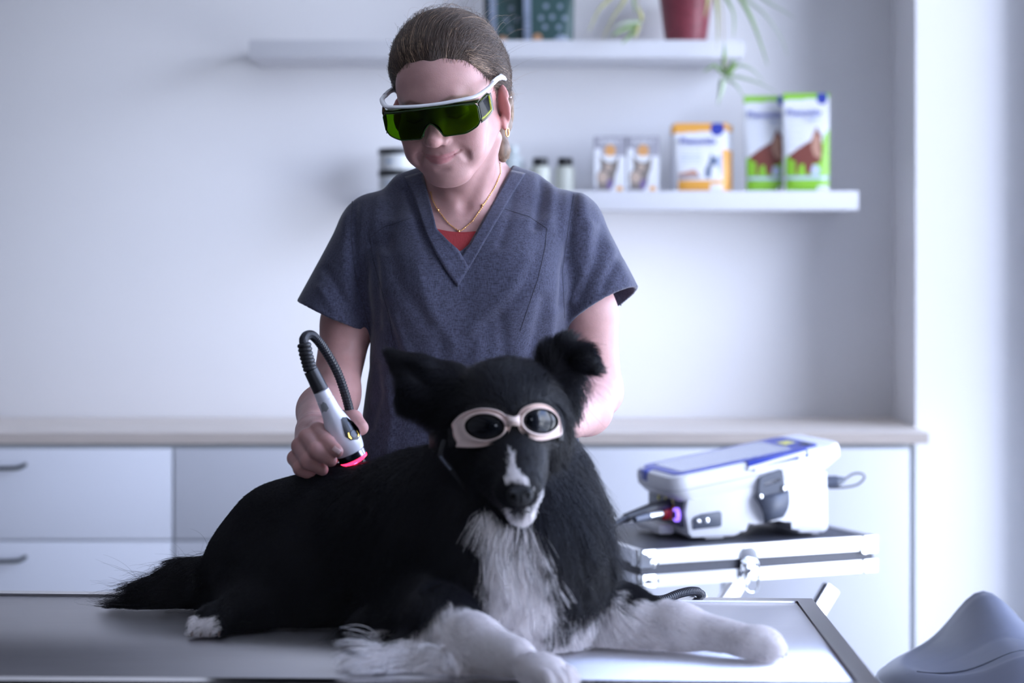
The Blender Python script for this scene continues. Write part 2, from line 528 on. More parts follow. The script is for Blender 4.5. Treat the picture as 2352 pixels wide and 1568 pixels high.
# ------------------------------------------------------------------ aluminium case on its folding stand
CA = math.radians(22.8)
CM = T(0.222, 3.40, 0.723) @ rotz(CA)
L, Wd, H = 0.482, 0.36, 0.064
t = thing('equipment_case', 'aluminium edged grey equipment case lying flat under the medical device', 'case', tuple(CM @ Vector((L / 2, Wd / 2, 0))), CA)
B(CM).b2(0.004, L - 0.004, 0.004, Wd - 0.004, 0.002, H - 0.0015).build('shell', DARKP, t, smooth=False)
def rail(x0, y0, x1, y1, z0, z1, out):
    b = B(CM)
    if y0 == y1:
        for k in range(4):
            za = z0 + (z1 - z0) * k / 4; zb = z0 + (z1 - z0) * (k + 1) / 4 - 0.0006
            b.b2(x0, x1, y0 + min(0, out) * 1 - 0.0, y0 + max(0, out) + 0.004, za, zb)
    else:
        for k in range(4):
            za = z0 + (z1 - z0) * k / 4; zb = z0 + (z1 - z0) * (k + 1) / 4 - 0.0006
            b.b2(x0 + min(0, out) - 0.0, x0 + max(0, out) + 0.004, y0, y1, za, zb)
    return b.build('edge_rail', ALU, t, smooth=False)
for (z0, z1) in ((0.0, 0.0225), (0.040, H)):
    rail(0, 0, L, 0, z0, z1, -0.001); rail(0, Wd - 0.003, L, Wd - 0.003, z0, z1, 0)
    rail(0, 0, 0, Wd, z0, z1, -0.001); rail(L - 0.003, 0, L - 0.003, Wd, z0, z1, 0)
b = B(CM)
for (a0, a1, c0, c1) in ((0, L, 0, 0.012), (0, L, Wd - 0.012, Wd), (0, 0.012, 0, Wd), (L - 0.012, L, 0, Wd)):
    b.b2(a0, a1, c0, c1, H - 0.0005, H + 0.001)
b.build('lid_trim', ALU, t, smooth=False)
for cx in (0, L):
    for cy in (0, Wd):
        sx = 1 if cx == 0 else -1; sy = 1 if cy == 0 else -1
        for (z0, z1) in ((-0.001, 0.023), (0.036, H + 0.002)):
            b = B(CM)
            b.box((cx + sx * 0.014, cy - sy * 0.002, (z0 + z1) / 2), (0.030, 0.003, z1 - z0), 0.0012)
            b.box((cx - sx * 0.002, cy + sy * 0.014, (z0 + z1) / 2), (0.003, 0.030, z1 - z0), 0.0012)
            if z0 > 0: b.prism([(0.0, -0.005), (0.03, -0.005), (0.026, 0.005), (0.012, 0.018), (0, 0.022)], 0.003, T(cx - (0 if sx > 0 else 0), cy - sy * 0.0045, z0 + 0.004) @ Matrix.Diagonal((sx, sy, 1, 1)))
            c = b.build('corner_piece', CHROME, t)
            if cy == 0:
                M = CM @ T(cx + sx * 0.026, -0.0035, z0 + (0.006 if z0 > 0 else 0.012)) @ rotx(PI / 2)
                B(M).lathe([(0.008, 0), (0.008, 0.0015), (0.003, 0.002), (0.0025, 0.0035), (0.0005, 0.004)], n=16).build('rivet', CHROME, c)
# latch with hanging ring
lx = 0.214
lt = B(CM); lt.prism([(math.cos(a) * 0.017 + lx, 0.044 + math.sin(a) * 0.016) for a in np.linspace(0, PI, 14)] + [(lx - 0.017, 0.024), (lx + 0.017, 0.024)], 0.004, T(0, -0.005, 0))
lt.b2(lx - 0.020, lx + 0.018, -0.006, -0.001, 0.008, 0.024, 0.001); lt.b2(lx - 0.008, lx + 0.010, -0.009, -0.005, 0.008, 0.03, 0.001)
lt.cyl((lx - 0.013, -0.009, 0.033), (lx + 0.013, -0.009, 0.033), 0.003)
lt = lt.build('latch', CHROME, t)
pts = [(lx + 0.001 + 0.0135 * math.cos(a), -0.012, (0.026 if math.sin(a) > 0 else -0.006) + 0.0135 * math.sin(a)) for a in np.linspace(0, 2 * PI, 29)[:-1]]
B(CM).tube(pts, 0.0018, 8, closed=True).build('latch_ring', CHROME, lt)
# handle on the long front edge is folded away; feet
for cx in (0.03, L - 0.03):
    for cy in (0.03, Wd - 0.03):
        B(CM).cyl((cx, cy, -0.0045), (cx, cy, 0.001), 0.012).build('rubber_foot', BPLAST, t)

t = thing('folding_stand', 'white cross-legged folding stand under the equipment case', 'stand', tuple(CM @ Vector((L / 2, Wd / 2, -0.72))), CA)
SM = CM @ T(0, 0, -0.723)
ZT = 0.7165
for yy in (0.15, Wd - 0.035):
    B(SM).b2(0.03, L + 0.0, yy - 0.012, yy + 0.012, ZT - 0.018, ZT, 0.002).build('top_rail', ALU, t)
def bar(x0, z0, x1, z1, yy, name='leg'):
    d = Vector((x1 - x0, 0, z1 - z0)); ln = d.length; ang = math.atan2(d.z, d.x)
    o = B(SM).box(((x0 + x1) / 2, yy, (z0 + z1) / 2), (ln, 0.02, 0.03), 0.003, roty(-ang)).build(name, ALU, t)
    return o
bar(0.40, ZT - 0.02, -0.10, 0.02, 0.02); bar(0.13, ZT - 0.02, 0.60, 0.02, 0.045)
bar(0.40, ZT - 0.02, -0.10, 0.02, Wd - 0.04); bar(0.10, ZT - 0.02, 0.60, 0.02, Wd - 0.015)
for (xx, ) in ((-0.09,), (0.59,)):
    B(SM).b2(xx - 0.012, xx + 0.012, 0.0, Wd, 0.0, 0.024, 0.003).build('floor_bar', ALU, t)
# ------------------------------------------------------------------ packets, boxes, jars and bottles on the shelves
def inpoly(u, v, pts):
    c = False; j = len(pts) - 1
    for i in range(len(pts)):
        xi, yi = pts[i]; xj, yj = pts[j]
        if (yi > v) != (yj > v) and u < (xj - xi) * (v - yi) / (yj - yi) + xi: c = not c
        j = i
    return c
def disc(u, v, cu, cv, r, asp): return (u - cu) ** 2 + ((v - cv) * asp) ** 2 < r * r
def C(name, rgb, rough=0.35, **k): return mat(name, rgb, rough, **k)
INK = {
    'white': C('print_white', (0.80, 0.81, 0.84), 0.3), 'green': C('print_green', (0.27, 0.58, 0.04), 0.3), 'dgreen': C('print_dark_green', (0.12, 0.33, 0.03), 0.3),
    'navy': C('print_navy', (0.03, 0.05, 0.36), 0.35), 'brown': C('print_brown', (0.20, 0.05, 0.035), 0.4), 'tan': C('print_tan', (0.52, 0.28, 0.20), 0.4),
    'pale': C('print_pale_blue', (0.52, 0.58, 0.76), 0.35), 'orange': C('print_orange', (0.80, 0.38, 0.06), 0.35), 'grey': C('print_grey', (0.36, 0.35, 0.40), 0.5),
    'fur': C('print_tabby_grey', (0.22, 0.19, 0.17), 0.5), 'cream': C('print_cream', (0.55, 0.42, 0.34), 0.5), 'slate': C('print_slate', (0.12, 0.16, 0.25), 0.4),
    'teal': C('print_teal_green', (0.028, 0.085, 0.083), 0.35), 'dteal': C('print_deep_teal', (0.010, 0.035, 0.038), 0.35), 'silver': C('print_silver_grey', (0.28, 0.34, 0.45), 0.35),
    'peach': C('print_peach', (0.62, 0.33, 0.17), 0.4), 'mauve': C('print_mauve', (0.20, 0.14, 0.32), 0.4),
}
INKN = list(INK)
def pack(name, label, cat, x0, x1, yf, zb, h, d, paint, kind, nu=56, nv=90, group=None, taper=0.0, rz=0.0):
    """a packet or carton with a printed face; paint(u, v) names the ink of each bit of the face"""
    w = x1 - x0; cx = (x0 + x1) / 2
    M = T(cx, yf + d / 2, zb) @ rotz(rz)
    t = thing(name, label, cat, tuple(M @ Vector((0, 0, 0))), rz, group)
    def surf(u, v, side):
        if kind == 'box': return (u - 0.5) * w, side * d / 2
        bu = max(0.0, 1 - abs(2 * u - 1) ** 3) ** 0.6
        pv = min(1, (v + 0.02) / 0.06) ** 0.5 * (1 - max(0, (v - 0.12) / 0.88) ** 0.8) if v < 0.93 else 0.0
        return (u - 0.5) * w * (1 - taper * (1 - v)), side * max(0.0012, d / 2 * bu * pv)
    V = []; Fc = []; mi = []
    for side in (-1, 1):
        base = len(V)
        NU, NV = (nu, nv) if side < 0 else (12, 16)
        for j in range(NV + 1):
            for i in range(NU + 1):
                x, y = surf(i / NU, j / NV, side); V.append(M @ Vector((x, y, h * j / NV)))
        for j in range(NV):
            for i in range(NU):
                a = base + j * (NU + 1) + i
                q = (a, a + 1, a + NU + 2, a + NU + 1)
                Fc.append(q if side < 0 else q[::-1])
                mi.append(INKN.index(paint((i + 0.5) / NU, (j + 0.5) / NV)) if side < 0 else 0)
    # sides, top and bottom
    def ring(side, NU, NV):
        base = 0 if side < 0 else (nu + 1) * (nv + 1)
        return base, NU, NV
    me = bpy.data.meshes.new(name)
    bm = bmesh.new()
    vs = [bm.verts.new(v) for v in V]
    for q, m in zip(Fc, mi):
        f = bm.faces.new([vs[k] for k in q]); f.material_index = m
    sidek = INKN.index(paint(0.01, 0.97)) if kind == 'box' else INKN.index('white')
    def strip(e0, e1):       # joins front edge to back edge
        n0, n1 = len(e0), len(e1)
        for k in range(n0 - 1):
            j0 = round(k * (n1 - 1) / (n0 - 1)); j1 = round((k + 1) * (n1 - 1) / (n0 - 1))
            q = [vs[e0[k]], vs[e0[k + 1]], vs[e1[j1]]] + ([vs[e1[j0]]] if j0 != j1 else [])
            try:
                f = bm.faces.new(q); f.material_index = sidek
            except ValueError: pass
    A = lambda i, j: j * (nu + 1) + i
    off = (nu + 1) * (nv + 1)
    Bk = lambda i, j: off + j * 13 + i
    strip([A(0, j) for j in range(nv + 1)], [Bk(0, j) for j in range(17)])
    strip([A(nu, j) for j in range(nv + 1)], [Bk(12, j) for j in range(17)])
    strip([A(i, nv) for i in range(nu + 1)], [Bk(i, 16) for i in range(13)])
    strip([A(i, 0) for i in range(nu + 1)], [Bk(i, 0) for i in range(13)])
    bmesh.ops.recalc_face_normals(bm, faces=bm.faces)
    bm.to_mesh(me); bm.free()
    link_mesh('pouch' if kind != 'box' else 'carton', me, [INK[k] for k in INKN], t, smooth=(kind != 'box'))
    return t, M
def writing(t, M, s, u, v, w, h, size, ink, d, rz=0.0, bold=0.0004):
    return text('lettering', s, size, INK[ink], t, M @ T((u - 0.5) * w, -d / 2 - 0.0012, v * h) @ FACE @ rotz(rz), bold=bold)

def shelf_x(px, y): return (px - CX) / FPX * y
def horse_pouch(u, v):
    if disc(u, v, 0.84, 0.95, 0.115, 1.75): return 'navy'
    if v > 0.955 - 0.03 * (1 - u): return 'green'
    if u < 0.06: return 'white'
    if inpoly(u, v, [(0.1, 0.36), (0.35, 0.45), (0.6, 0.52), (0.66, 0.60), (0.72, 0.66), (0.76, 0.61), (0.82, 0.58), (0.84, 0.40), (0.8, 0.30), (0.62, 0.27), (0.56, 0.16), (0.48, 0.17), (0.44, 0.28), (0.34, 0.27), (0.3, 0.17), (0.24, 0.18), (0.26, 0.3), (0.16, 0.33)]):
        if inpoly(u, v, [(0.66, 0.60), (0.78, 0.56), (0.8, 0.34), (0.66, 0.36), (0.6, 0.45)]): return 'tan'
        return 'brown'
    if disc(u, v, 0.68, 0.215, 0.10, 1.9): return 'pale'
    if 0.125 < v < 0.16: return 'pale'
    if u > 0.72 and v < 0.06: return 'white'
    if v < 0.36 + 0.28 * max(0, u - 0.35) ** 1 * (1 if u > 0.8 else 0.0): return 'green'
    if u > 0.86 and v < 0.64 * u: return 'green'
    if 0.12 < u < 0.45 and 0.42 < v < 0.78 and int(v * 60) % 4 == 0: return 'pale'
    return 'white'
def cat_pouch(u, v):
    if disc(u, v, 0.80, 0.92, 0.13, 1.25): return 'navy'
    if v > 0.90 - 0.05 * (1 - u): return 'orange'
    if u < 0.07: return 'white'
    if u > 0.90 and v < 0.62: return 'orange'
    if inpoly(u, v, [(0.58, 0.2), (0.56, 0.3), (0.64, 0.42), (0.68, 0.56), (0.73, 0.5), (0.84, 0.52), (0.88, 0.58), (0.9, 0.4), (0.88, 0.2)]):
        if inpoly(u, v, [(0.66, 0.18), (0.70, 0.38), (0.76, 0.40), (0.82, 0.32), (0.86, 0.18)]): return 'white'
        return 'slate' if u < 0.8 else 'pale'
    if u > 0.66 and v < 0.11: return 'white'
    if v < 0.17: return 'orange'
    if inpoly(u, v, [(0.07, 0.17), (0.07, 0.26), (0.38, 0.33), (0.5, 0.2)]): return 'tan' if v > 0.23 else 'grey'
    if 0.12 < u < 0.5 and 0.35 < v < 0.68 and int(v * 70) % 3 == 0: return 'pale'
    return 'white'
def cat_box(u, v):
    if disc(u, v, 0.5, 0.74, 0.17, 1.7): return 'orange' if not disc(u, v, 0.5, 0.74, 0.10, 1.7) else 'peach'
    if disc(u, v, 0.80, 0.05, 0.10, 1.7): return 'orange'
    if v > 0.78: return 'grey'
    if v > 0.64 and u > 0.62: return 'grey'
    if v > 0.66 and 0.22 < u < 0.62: return 'grey'
    if inpoly(u, v, [(0.16, 0.66), (0.32, 0.56), (0.5, 0.52), (0.62, 0.55), (0.78, 0.64), (0.74, 0.42), (0.66, 0.30), (0.62, 0.12), (0.5, 0.02), (0.1, 0.05), (0.06, 0.30), (0.2, 0.42)]):
        if disc(u, v, 0.27, 0.26, 0.16, 1.5): return 'cream'
        if disc(u, v, 0.44, 0.44, 0.09, 1.4): return 'cream'
        if inpoly(u, v, [(0.4, 0.05), (0.42, 0.2), (0.56, 0.24), (0.6, 0.05)]): return 'mauve'
        return 'fur'
    if v < 0.08 and u < 0.5: return 'grey'
    return 'white'
def teal_bag(u, v):
    if 0.10 < u < 0.235: return 'silver' if (int(v * 130) % 7 not in (0, 3)) or v > 0.96 else 'pale'
    if disc(u, v, 0.345, 0.065, 0.085, 1.6): return 'peach'
    if disc(u, v, 0.70, 0.045, 0.06, 1.6) or disc(u, v, 0.83, 0.055, 0.07, 1.6) or disc(u, v, 0.76, 0.09, 0.04, 1.6): return 'silver'
    for (a, c) in ((0.41, 0.29), (0.61, 0.30), (0.83, 0.29), (0.48, 0.19), (0.73, 0.19), (0.5, 0.42), (0.75, 0.42)):
        if disc(u, v, a, c, 0.042, 1.6): return 'silver'
    if u < 0.08: return 'dteal'
    return 'teal'

GP = 'green and white horse pouches on the lower shelf'
y = 4.74
wd = shelf_x(1806, y) - shelf_x(1712, y)
for (xa, xb, top, dy, lab, rz) in ((1798, 1905, 212, 0.0, 'green and white horse supplement pouch, the right of the pair', 0.0), (1708, 1815, 217, 0.035, 'green and white horse supplement pouch, half behind its twin on its right', 0.0)):
    yy = y + dy
    x0, x1 = shelf_x(xa, yy), shelf_x(xb, yy); h = (438 - top) / FPX * yy; d = 0.032
    t, M = pack('supplement_pouch', lab, 'pouch', x0, x1, yy - 0.016, ZL, h, d, horse_pouch, 'pouch', rz=rz)
    writing(t, M, 'Phenovidis', 0.44, 0.80, x1 - x0, h, 0.0195, 'navy', d * 0.65)
    writing(t, M, 'equine', 0.66, 0.735, x1 - x0, h, 0.011, 'pale', d * 0.65)
y = 4.76
for (xa, xb, top, dy, lab) in ((1548, 1672, 280, 0.0, 'orange and white cat supplement pouch standing in front of another'), (1541, 1682, 284, 0.045, 'orange and white cat supplement pouch hidden behind the front one')):
    yy = y + dy
    x0, x1 = shelf_x(xa, yy), shelf_x(xb, yy); h = (438 - top) / FPX * yy; d = 0.03
    t, M = pack('supplement_pouch', lab, 'pouch', x0, x1, yy - 0.015, ZL, h, d, cat_pouch, 'pouch')
    writing(t, M, 'Phenovidis', 0.44, 0.735, x1 - x0, h, 0.0205, 'navy', d * 0.6)
y = 4.78
for (xa, xb, lab) in ((1364, 1436, 'grey and white cat carton nearest the woman\'s shoulder'), (1439, 1512, 'grey and white cat carton next to the orange pouch')):
    x0, x1 = shelf_x(xa, y), shelf_x(xb, y); h = (438 - 311) / FPX * y; d = 0.05
    t, M = pack('cat_food_carton', lab, 'carton', x0, x1, y - 0.03, ZL, h, d, cat_box, 'box')
    writing(t, M, 'PURELY', 0.5, 0.90, x1 - x0, h, 0.0155, 'white', d)
y = 4.80
for (xa, xb, dy, lab) in ((1187, 1321, 0.0, 'dark green bag with pale stripe, the right one on the upper shelf'), (1109, 1240, 0.045, 'dark green bag with pale stripe, tucked behind the other by the woman\'s head')):
    yy = y + dy
    x0, x1 = shelf_x(xa, yy), shelf_x(xb, yy); h = 0.225; d = 0.05
    t, M = pack('treat_bag', lab, 'bag', x0, x1, yy - 0.025, ZU, h, d, teal_bag, 'pouch', nu=70, nv=110, taper=0.06)

LBL = mat('jar_label', (0.72, 0.74, 0.74), 0.5); LBL2 = mat('label_blue_print', (0.30, 0.42, 0.60), 0.5)
CREAML = mat('bottle_label', (0.66, 0.68, 0.60), 0.45)
y = 4.80
for (zz, lab) in ((0.0, 'white labelled jar with black lid, under the other jar'), (0.0535, 'white labelled jar with black lid, on top of the other jar')):
    cx = shelf_x(914, y); z = ZL + zz
    t = thing('jar', lab, 'jar', (cx, y, z))
    B(T(cx, y, z)).lathe([(0.044, 0), (0.0475, 0.003), (0.0475, 0.036), (0.045, 0.039)], n=36).build('body', LBL, t)
    B(T(cx, y, z)).lathe([(0.046, 0.0385), (0.0485, 0.040), (0.0485, 0.052), (0.047, 0.0535)], n=36).build('lid', BPLAST, t)
    b = B()
    for a in np.linspace(-2.15, -1.75, 6)[:-1]:
        r = 0.0479
        b.box((cx + r * math.cos(a), y + r * math.sin(a), z + 0.021), (0.0028, 0.0006, 0.006), 0, rotz(a + PI / 2))
    b.build('label_print', LBL2, t, smooth=False)
for (pxc, lab) in ((1241, 'small black-capped cream bottle, half hidden by the woman\'s shoulder'), (1298, 'small black-capped cream bottle, beside the cat cartons')):
    cx = shelf_x(pxc, y)
    t = thing('supplement_bottle', lab, 'bottle', (cx, y, ZL))
    B(T(cx, y, ZL)).lathe([(0.022, 0), (0.0245, 0.002), (0.0245, 0.056), (0.022, 0.062), (0.017, 0.065)], n=30).build('body', CREAML, t)
    B(T(cx, y, ZL)).lathe([(0.0165, 0.064), (0.0185, 0.066), (0.0185, 0.083), (0.017, 0.085)], n=24).build('cap', BPLAST, t)
cx = shelf_x(1178, y)
t = thing('pump_bottle', 'pale translucent bottle standing right behind the woman\'s ponytail', 'bottle', (cx, 4.84, ZL))
MILK = mat('milky_plastic', (0.66, 0.72, 0.72), 0.4)
B(T(cx, 4.84, ZL)).lathe([(0.024, 0), (0.027, 0.003), (0.027, 0.075), (0.022, 0.088), (0.012, 0.094)], n=30).build('body', MILK, t)
B(T(cx, 4.84, ZL)).lathe([(0.012, 0.093), (0.014, 0.095), (0.014, 0.115), (0.012, 0.117)], n=24).build('cap', MILK, t)

# ------------------------------------------------------------------ spider plant
LEAF = mat('spider_leaf', (0.23, 0.36, 0.12), 0.45, noise=0.2, nscale=30)
LEAFY = mat('spider_leaf_yellow', (0.45, 0.44, 0.20), 0.5, noise=0.2, nscale=30)
LEAFP = mat('spider_leaf_pale', (0.42, 0.50, 0.36), 0.5)
STEM = mat('runner_stem', (0.42, 0.34, 0.24), 0.6)
POT = mat('glazed_pot', (0.27, 0.055, 0.075), 0.28, noise=0.35, nscale=150, bump=0.6, bscale=170)
SOIL = mat('soil', (0.03, 0.02, 0.015), 0.9, bump=1, bscale=100)
pcx, pcy = shelf_x(1575, 4.80), 4.80
t = thing('spider_plant', 'spider plant in a red glazed pot on the upper shelf', 'plant', (pcx, pcy, ZU))
B(T(pcx, pcy, ZU)).lathe([(0.048, 0), (0.050, 0.002), (0.0655, 0.118), (0.067, 0.120), (0.067, 0.130), (0.063, 0.130), (0.060, 0.115)], n=48, cap=False).build('pot', POT, t)
B(T(pcx, pcy, ZU)).lathe([(0.047, 0.001), (0.047, 0.002), (0.061, 0.112), (0.01, 0.118)], n=32).build('soil', SOIL, t)
root_pt = Vector((pcx, pcy, ZU + 0.118))
def leaf(pts, w, m, name='leaf', parent=None):
    c = catmull(pts, 7)
    n = len(c); rowL, rowC, rowR = [], [], []
    for i, p in enumerate(c):
        s = i / (n - 1)
        tn = (c[min(i + 1, n - 1)] - c[max(i - 1, 0)]).normalized()
        side = tn.cross(Vector((0.15, -1, 0.25))).normalized()
        ww = w * (0.55 + 0.45 * math.sin(PI * min(1, s * 1.1 + 0.15))) * (1 - s ** 3) ** 0.8
        dn = side.cross(tn).normalized() * ww * 0.35
        rowL.append(p + side * ww); rowC.append(p + dn); rowR.append(p - side * ww)
    b = B(); b.grid([rowL, rowC, rowR])
    o = b.build(name, m, parent or t)
    s2 = o.modifiers.new('thickness', 'SOLIDIFY'); s2.thickness = 0.0006
    return o
def lp(pl, y0=4.70, y1=4.62):
    n = len(pl); return [P(a, c, y0 + (y1 - y0) * i / max(1, n - 1)) for i, (a, c) in enumerate(pl)]
arcs = [
    ([(1500, -90), (1440, -60), (1405, -8), (1374, 25), (1352, 75)], 0.0075, LEAFY), ([(1510, -80), (1462, -50), (1432, 4), (1405, 45), (1384, 92)], 0.006, LEAFY),
    ([(1520, -70), (1470, -50), (1456, -10), (1459, 32)], 0.009, LEAF), ([(1600, -70), (1628, -40), (1626, -5), (1622, 20), (1617, 42)], 0.008, LEAFY),
    ([(1610, -80), (1636, -40), (1646, 10), (1649, 60), (1646, 122)], 0.0075, LEAFY), ([(1610, -90), (1645, -50), (1670, 0), (1685, 35), (1685, 88)], 0.006, LEAF),
    ([(1610, -100), (1665, -60), (1700, -5), (1728, 50), (1750, 110), (1763, 152)], 0.007, LEAF), ([(1610, -100), (1680, -50), (1715, -2), (1755, 32), (1792, 85), (1809, 130)], 0.0045, LEAFP),
    ([(1610, -110), (1690, -60), (1750, -5), (1800, 26), (1826, 42)], 0.0055, LEAFP),
]
for pl, wdt, m in arcs:
    q = lp(pl, 4.74, 4.60)
    leaf([root_pt + Vector((0, -0.01, 0.01))] + q, wdt, m)
random.seed(4)
for k in range(26):      # upright arching leaves above the frame
    a = 2 * PI * k / 26 + random.uniform(-0.1, 0.1); r = random.uniform(0.09, 0.2); hh = random.uniform(0.1, 0.2)
    dx, dy = math.cos(a), math.sin(a) * 0.45 - 0.1
    if pcy + dy * r > YW - 0.03: dy = 0.1
    leaf([root_pt, root_pt + Vector((dx * r * 0.25, dy * r * 0.25, hh * 0.7)), root_pt + Vector((dx * r * 0.7, dy * r * 0.7, hh)), root_pt + Vector((dx * r * 1.15, dy * r * 1.15, hh * 0.75))], 0.006, random.choice([LEAF, LEAFY, LEAFP]))
# runners with plantlets
st = B().tube(catmull([root_pt] + lp([(1540, -70), (1490, -50), (1464, 0), (1472, 50)], 4.72, 4.64), 6), 0.0016, 6).build('runner', STEM, t)
for pl, wdt, m in (([(1472, 50), (1440, 51), (1405, 66)], 0.004, LEAFP), ([(1470, 55), (1430, 68), (1403, 84)], 0.005, LEAF), ([(1468, 57), (1446, 82), (1427, 102)], 0.005, LEAF),
                   ([(1468, 55), (1462, 72), (1460, 92)], 0.005, LEAFY), ([(1474, 48), (1470, 30), (1462, 10)], 0.006, LEAFY)):
    leaf(lp(pl, 4.64, 4.60), wdt, m, parent=st)
st = B().tube(catmull([root_pt] + lp([(1620, -60), (1655, 0), (1662, 90), (1668, 140), (1657, 178)], 4.72, 4.58), 6), 0.0014, 6).build('runner', STEM, t)
for pl, wdt, m in (([(1660, 160), (1664, 120), (1662, 95)], 0.004, LEAF), ([(1658, 168), (1640, 150), (1617, 166)], 0.004, LEAF), ([(1662, 170), (1680, 150), (1682, 132)], 0.005, LEAF),
                   ([(1668, 178), (1688, 150), (1686, 140)], 0.0045, LEAF), ([(1664, 165), (1700, 150), (1730, 162), (1755, 190)], 0.004, LEAFP),
                   ([(1664, 175), (1700, 178), (1745, 192), (1783, 212)], 0.0038, LEAFP), ([(1664, 180), (1690, 195), (1712, 230)], 0.004, LEAFP), ([(1660, 180), (1656, 208), (1648, 242)], 0.008, LEAFP),
                   ([(1660, 170), (1672, 160), (1684, 175)], 0.004, LEAF)):
    leaf(lp(pl, 4.58, 4.56), wdt, m, parent=st)
# ------------------------------------------------------------------ medical laser device on the case
BLUEP = mat('blue_plastic', (0.03, 0.06, 0.42), 0.3)
SCREEN = mat('display_glass', (0.42, 0.45, 0.58), 0.12, spec=0.8)
YEL = mat('yellow_sticker', (0.85, 0.80, 0.22), 0.5)
REDP = mat('red_plastic', (0.55, 0.01, 0.02), 0.35)
ORP = mat('orange_plastic', (0.80, 0.33, 0.01), 0.35)
VIO = mat('violet_ring_light', (0.25, 0.12, 0.8), 0.4, emit=(0.30, 0.16, 1.0), estr=2.0)
DA = math.radians(17)
DM = T(0.324, 3.52, 0.7885) @ rotz(DA)
t = thing('laser_therapy_device', 'white medical laser unit with blue-framed screen on the aluminium case', 'medical device', tuple(DM @ Vector((0.13, 0.1, 0))), DA)
BW = 0.19
b = B(DM)     # lower body: two foot blocks joined by an arch
prof = [(-0.010, 0.075), (-0.014, 0.050), (-0.008, 0.012), (0.000, 0.004), (0.082, 0.004), (0.094, 0.008), (0.100, 0.018), (0.112, 0.022), (0.120, 0.030), (0.170, 0.036), (0.186, 0.032), (0.190, 0.022), (0.200, 0.018), (0.208, 0.006), (0.216, 0.004), (0.262, 0.004), (0.270, 0.010), (0.268, 0.115), (0.13, 0.10)]
b.prism(prof, BW, None, 0.006)
body = b.build('body', WPLAST, t)
for (xa, xb) in ((0.03, 0.066), (0.24, 0.256)):
    for (ya, yb) in ((0.012, 0.05), (BW - 0.05, BW - 0.012)):
        B(DM).b2(xa, xb, ya, yb, 0.0, 0.006, 0.001).build('foot', WPLAST, t)
TA = math.radians(-9.3)
HM = DM @ T(-0.035, 0.0, 0.056) @ roty(TA)      # tilted upper housing; local x to 0.345, z up from its underside
def rrect(x0, x1, y0, y1, r, n=6):
    out = []
    for (cx, cy, a0) in ((x1 - r, y1 - r, 0), (x0 + r, y1 - r, PI / 2), (x0 + r, y0 + r, PI), (x1 - r, y0 + r, 1.5 * PI)):
        for k in range(n + 1):
            a = a0 + PI / 2 * k / n; out.append((cx + r * math.cos(a), cy + r * math.sin(a)))
    return out
def loft(secs, M, name, m, parent, cap=True, label=None):
    b = B(M); rings = [[b.bm.verts.new((x, y, z)) for (x, y) in s] for s, z in secs]
    n = len(rings[0])
    for a, c in zip(rings[:-1], rings[1:]):
        for i in range(n):
            j = (i + 1) % n; b.bm.faces.new((a[i], a[j], c[j], c[i]))
    if cap: b.bm.faces.new(rings[0][::-1]); b.bm.faces.new(rings[-1])
    b._fin([v for r in rings for v in r])
    return b.build(name, m, parent, label)
HL = 0.347
hs = [(rrect(0.030, HL - 0.075, 0.004, 0.186, 0.020), 0.002), (rrect(0.012, HL - 0.030, -0.002, 0.192, 0.026), 0.016), (rrect(0.001, HL - 0.003, -0.007, 0.197, 0.032), 0.031), (rrect(0.0, HL, -0.008, 0.198, 0.034), 0.046), (rrect(0.003, HL - 0.002, -0.005, 0.195, 0.032), 0.056), (rrect(0.008, HL - 0.006, 0.0, 0.190, 0.028), 0.0585)]
house = loft(hs, HM, 'housing', WPLAST, t)
B(HM).tube([(x, y, 0.0325) for x, y in rrect(0.0005, HL - 0.002, -0.0075, 0.1975, 0.033)], 0.0008, 5, closed=True).build('seam', mat('seam_grey', (0.4, 0.4, 0.44), 0.5), house, smooth=True)
bez = loft([(rrect(0.014, HL - 0.040, 0.006, 0.184, 0.020), 0.0560), (rrect(0.016, HL - 0.042, 0.008, 0.182, 0.019), 0.0605)], HM, 'screen_bezel', BLUEP, t)
loft([(rrect(0.034, HL - 0.092, 0.022, 0.168, 0.006), 0.0600), (rrect(0.034, HL - 0.092, 0.022, 0.168, 0.006), 0.0612)], HM, 'display', SCREEN, bez)
B(HM).b2(HL - 0.080, HL - 0.058, 0.080, 0.118, 0.060, 0.0612).build('warning_sticker', YEL, bez, smooth=False)
B(HM).b2(HL - 0.086, HL - 0.083, 0.066, 0.071, 0.060, 0.0612).build('indicator', YEL, bez, smooth=False)
B(HM).b2(HL - 0.062, HL - 0.048, 0.025, 0.060, 0.060, 0.0615, 0.0005).build('key', DPLAST, bez)
B(HM).b2(-0.0012, 0.02, 0.118, 0.150, 0.040, 0.0598, 0.001).build('end_notch', BLUEP, bez)
B(HM).b2(0.150, 0.272, -0.0095, 0.012, 0.045, 0.0600, 0.002).build('side_notch', BLUEP, bez)
B(HM).cyl((0.150, -0.0125, 0.048), (0.262, -0.0125, 0.0555), 0.0035).sphere((0.150, -0.0125, 0.048), 0.0038).sphere((0.262, -0.0125, 0.0555), 0.0036).build('stylus', WPLAST, t)
for xx, zz in ((0.166, 0.044), (0.255, 0.049)):
    B(HM).box((xx, -0.0105, zz), (0.014, 0.008, 0.008), 0.002).build('stylus_clip', WPLAST, t)
